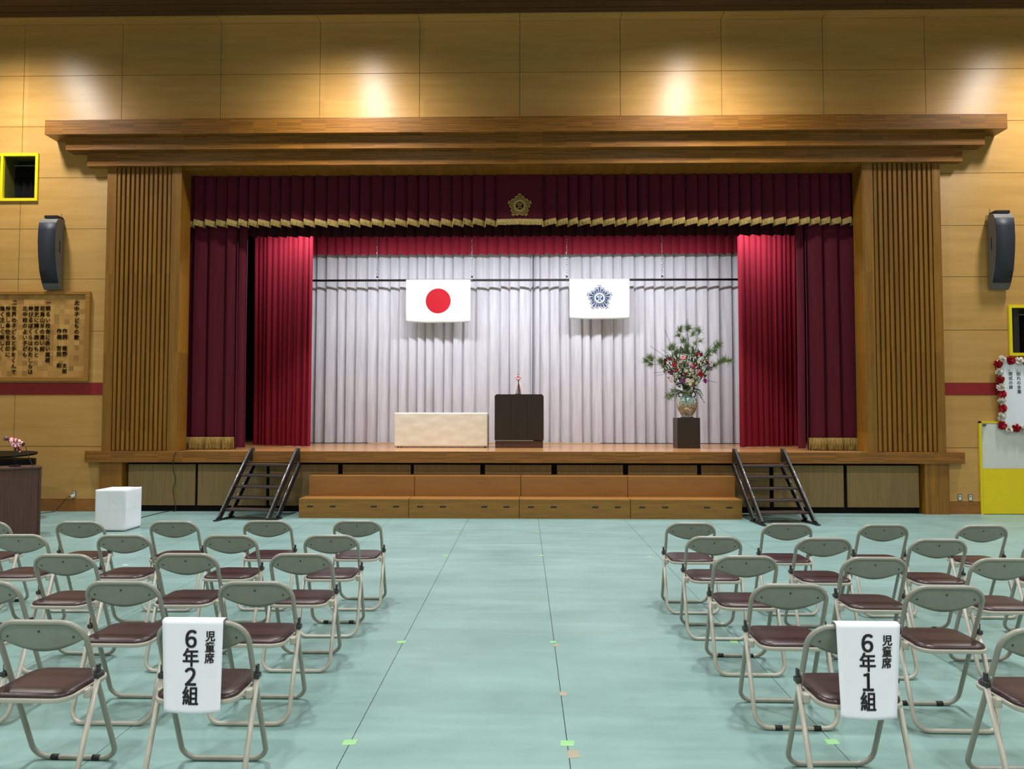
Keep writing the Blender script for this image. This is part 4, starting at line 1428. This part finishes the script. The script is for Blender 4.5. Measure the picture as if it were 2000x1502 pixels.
# ================================================================== CHAIRS
CT, CTY = 0.78, 0.075        # height and offset of the top tube from the rear foot bar
def make_chair():
    t = thing('folding_chair', 'chair', 'chair')
    hw = 0.210
    r = 0.0128
    A = Vector((0, CTY, CT - r))
    B = Vector((0, 0.375, r))
    X = Vector((1, 0, 0))
    loop = [A - X * hw, A + X * hw, B + X * hw, B - X * hw]
    G().tube(fillet(loop, [0.10, 0.10, 0.075, 0.075], 8, True), r, 10, closed=True).build('front_frame', M_STEEL, t, True)
    w2 = 0.2265
    top = Vector((0, 0.178, 0.49))
    bot = Vector((0, 0.0, r))
    G().tube(fillet([top - X * w2, bot - X * w2, bot + X * w2, top + X * w2], 0.075, 8), r, 10).build('rear_leg_frame', M_TRAY, t, True)
    def rr(x0, x1, y0, y1, rad, n=6):
        p = [(x0, y0, 0), (x1, y0, 0), (x1, y1, 0), (x0, y1, 0)]
        return [(v.x, v.y) for v in fillet(p, rad, n, True)]
    out = rr(-0.194, 0.194, -0.005, 0.355, 0.075)
    G().prism(out, 0.427, 0.449).build('seat_tray', M_TRAY, t, bevel=0.006)
    # side brackets that join tray and rear legs
    for s in (-1, 1):
        G().box((s * 0.192, 0.118, 0.405), (s * 0.222, 0.165, 0.447)).build('seat_bracket', M_TRAY, t, bevel=0.006)
    # padded cushion
    g = G()
    rings = [(1.0, 0.4495), (1.0, 0.456), (0.975, 0.464), (0.92, 0.469), (0.6, 0.471), (0.25, 0.4715)]
    inn = rr(-0.186, 0.186, 0.003, 0.347, 0.07)
    cy = 0.175
    n = len(inn)
    for f_, z in rings:
        for x, y in inn:
            g.v.append((x * f_, cy + (y - cy) * f_, z))
    for i in range(len(rings) - 1):
        for j in range(n):
            j2 = (j + 1) % n
            g.f.append((i * n + j, i * n + j2, (i + 1) * n + j2, (i + 1) * n + j))
    g.f.append(tuple((len(rings) - 1) * n + j for j in range(n)))
    cu = g.build('seat_cushion', M_VINYL, t, True)
    # backrest panel: crescent under the top tube
    D = (B - A).normalized()
    N = Vector((0, -D.z, D.y))            # towards the back of the chair
    if N.y > 0: N = -N
    rows = []
    nx = 28
    for k in range(9):
        f_ = k / 8
        row = []
        for q in range(nx + 1):
            x = -0.2 + 0.4 * q / nx
            u = x / 0.2
            st_ = 0.004 + 0.075 * max(0.0, (abs(u) - 0.55) / 0.45) ** 2.6
            sb_ = 0.150 - 0.062 * abs(u) ** 1.8
            s = st_ + (sb_ - st_) * f_
            row.append(tuple(A + X * x + D * s + N * (0.004 + 0.012 * (1 - u * u) * f_)))
        rows.append(row)
    bk = G().grid(rows).build('backrest', M_BACK, t, True, solid=0.005)
    for x, s in ((0, 0.042), (-0.158, 0.072), (0.158, 0.072)):
        c = A + X * x + D * s + N * (0.008 + 0.012 * (1 - (x / 0.19) ** 2) * 0.3)
        G().ball(tuple(c), 0.0055, 8, 6).build('rivet', M_HINGE, bk, True)
    for s in (-1, 1):
        g = G()
        g.box((s * 0.214, 0.158, 0.482), (s * 0.241, 0.198, 0.506))
        g.box((s * 0.220, 0.168, 0.500), (s * 0.234, 0.190, 0.545))
        hg = g.build('hinge', M_HINGE, t, bevel=0.004)
        G().tube([(s * 0.217, 0.165, 0.512), (s * 0.214, 0.158, 0.535)], 0.005, 6).build('hinge_pin', M_CHROME, hg, True)
    return t
proto = make_chair()
cap_mesh = {}
def caps(ch, y, dx):
    for s in (-1, 1):
        key = (y, s)
        if key not in cap_mesh:
            cap_mesh[key] = G().tube([(s * 0.105 - 0.02, y, 0.0125), (s * 0.105 + 0.02, y, 0.0125)], 0.0142, 10).mesh('foot_cap', M_RUB, True)
        o = bpy.data.objects.new('foot_cap', cap_mesh[key])
        COL.objects.link(o)
        o.parent = ch
        o['label'] = 'black rubber foot cap'
rows_w = ['first', 'second', 'third', 'fourth', 'fifth']
seat_w = ['on the aisle', 'second from the aisle', 'third from the aisle', 'fourth from the aisle', 'fifth from the aisle']
left = [(0, [(697, 1016), (521, 1016), (338, 1017), (154, 1017.5), (-30, 1018)]),
        (1, [(646, 1044), (447, 1044), (239, 1043.5), (36, 1043)]),
        (2, [(586.5, 1080), (362, 1080), (122, 1081.5)]),
        (3, [(497, 1134.5), (235, 1134), (-38, 1134)]),
        (4, [(393, 1211.5), (74, 1210)])]
right = [(0, [(1350, 1020), (1539, 1021.5), (1728, 1023.5), (1922, 1025)]),
         (1, [(1395.5, 1047), (1611, 1049.5), (1835, 1052), (2060, 1054)]),
         (2, [(1457.5, 1084.5), (1710, 1087.5), (1963, 1089.5)]),
         (3, [(1544, 1139.5), (1850, 1143)]),
         (4, [(1672, 1219), (2052, 1226)])]
capped = {('l', 4, 1): 0.375, ('l', 1, 0): 0.375, ('l', 2, 1): 0.375, ('l', 0, 4): 0.375, ('r', 2, 0): 0.375, ('r', 3, 0): 0.0, ('r', 1, 2): 0.375, ('r', 3, 1): 0.375}
first = True
signs = {}
jr = random.Random(5)
trees = []
for side, blk in (('l', left), ('r', right)):
    for row, items in blk:
        for k, (px, py) in enumerate(items):
            p = F(px, py, CT)
            if first:
                c = proto
                first = False
            else:
                c = copy_tree(proto)
            c.location = (p.x, p.y - CTY, 0)
            c.rotation_euler = (0, 0, math.radians(jr.uniform(-1.2, 1.2)))
            sd = 'left' if side == 'l' else 'right'
            if row == 4 and k == 0:
                c['label'] = 'folding chair with a paper sign on its back, %s of the aisle' % sd
                signs[side] = p
            else:
                c['label'] = 'grey folding chair in %s block, %s row from the stage, %s' % (sd, rows_w[row], seat_w[k])
            c['category'] = 'chair'
            c['group'] = 'grey folding chairs with brown seats in rows'
            trees.append((c, side, row, k))
for c, side, row, k in trees:
    if (side, row, k) in capped:
        caps(c, capped[(side, row, k)], 0)

# paper signs
def sign(side, xa, xb, ya, xc, xd, yb, num, lab):
    p = signs[side]
    Y = p.y - 0.024
    LEAN = 0.082
    a, b = P(xa, ya, Y), P(xb, ya, Y)
    c_, d_ = P(xc, yb, Y - LEAN), P(xd, yb, Y - LEAN)
    w, h = b.x - a.x, a.z - c_.z
    o = thing('paper_sign', lab, 'sign', (a.x, Y, a.z), group='paper signs on chair backs')
    def sh(u, v):              # u across 0..1, v down 0..1
        x = (w * u) * (1 - v) + (c_.x - a.x + (d_.x - c_.x) * u) * v
        bend = -0.004 - (LEAN - 0.004) * v - 0.005 * v * math.sin(PI * u)
        return (x, bend, -h * v - 0.008 * v * math.sin(PI * u))
    rows = [[(w * q / 12, t, 0.006 * (1 - ((t - 0.02) / 0.03) ** 2)) for q in range(13)] for t in (0.05, 0.03, 0.012)]
    rows += [[sh(q / 12, k / 24) for q in range(13)] for k in range(25)]
    G().grid(rows).build('sheet', M_PAPER, o, True, solid=0.001)
    ch = []
    for i, c in enumerate('児童席'):
        ch.append((c, w * (95 - 0.3 * i) / 119, -h * (30 + 21.5 * i) / 179, 0.0465))
    for i, c in enumerate('６年%s組' % num):
        ch.append((c, w * 57 / 119, -h * (35 + 36.5 * i) / 179, 0.094 if c in '６２１' else 0.080))
    lt = letters('lettering', ch, M_INK, o, 0.0005, 0.022)
    for v in lt.data.vertices:
        q = sh(v.co.x / w, -v.co.z / h)
        v.co = (q[0], q[1] + v.co.y - 0.0035, q[2])
sign('l', 318, 437, 1211.5, 320, 430, 1390, '２', 'white paper sign reading 6年2組 on the left chair')
sign('r', 1632, 1757, 1219, 1643, 1752, 1402, '１', 'white paper sign reading 6年1組 on the right chair')

# tape marks on the floor
tapes = [(683, 1450, 'g', 0.075, 'bright green tape mark on the left aisle seam, nearest the camera'),
         (784, 1254, 'g', 0.07, 'green tape mark midway along the left aisle seam'),
         (870, 1085, 'g', 0.06, 'small green tape mark on left aisle seam beside front chair row'),
         (892, 1039.5, 'g', 0.05, 'smallest green tape mark on left aisle seam near the risers'),
         (1108, 1452, 'g', 0.075, 'bright green tape mark on the right aisle seam, nearest the camera'),
         (1080, 1254, 'g', 0.05, 'faint green tape mark midway along the right aisle seam'),
         (1057, 1085, 'g', 0.06, 'small green tape mark on right aisle seam beside front chair row'),
         (1051, 1039.5, 'g', 0.05, 'smallest green tape mark on right aisle seam near the risers'),
         (1087, 1260, 't', 0.045, 'tan tape scrap beside the faint green mark on the aisle'),
         (1100, 1355, 't', 0.045, 'tan tape scrap alone in the middle of the right aisle seam'),
         (1120, 1473, 't', 0.06, 'tan tape scrap just below the nearest right green tape mark'),
         (1268, 1087, 'g', 0.05, 'pale green tape mark left of the front right aisle chair'),
         (1434, 1254, 'g', 0.06, 'green tape mark on the floor under the right chair block'),
         (1625, 1449, 'g', 0.07, 'green tape mark on the floor beneath the right signed chair')]
tapes.append((245, 1103.5, 'w', 0.06, 'thin white paper scrap on the floor among the left chairs'))
for k, (x, y_, c, s, lab) in enumerate(tapes):
    p = F(x, y_)
    g = G()
    hx, hy = s * 0.5, s * {'g': 0.42, 't': 0.7, 'w': 0.2}[c]
    g.prism([(-hx, -hy), (hx * 0.9, -hy * 0.9), (hx, hy), (-hx * 0.9, hy * 0.95)], 0.0003, 0.0012)
    o = g.build('tape_mark', {'g': M_TAPE, 't': M_TAN, 'w': M_PAPER}[c])
    o.location = (p.x, p.y, 0.0)
    o.rotation_euler = (0, 0, rnd.uniform(-0.15, 0.15))
    tag(o, lab, 'tape', 'tape marks on the floor')
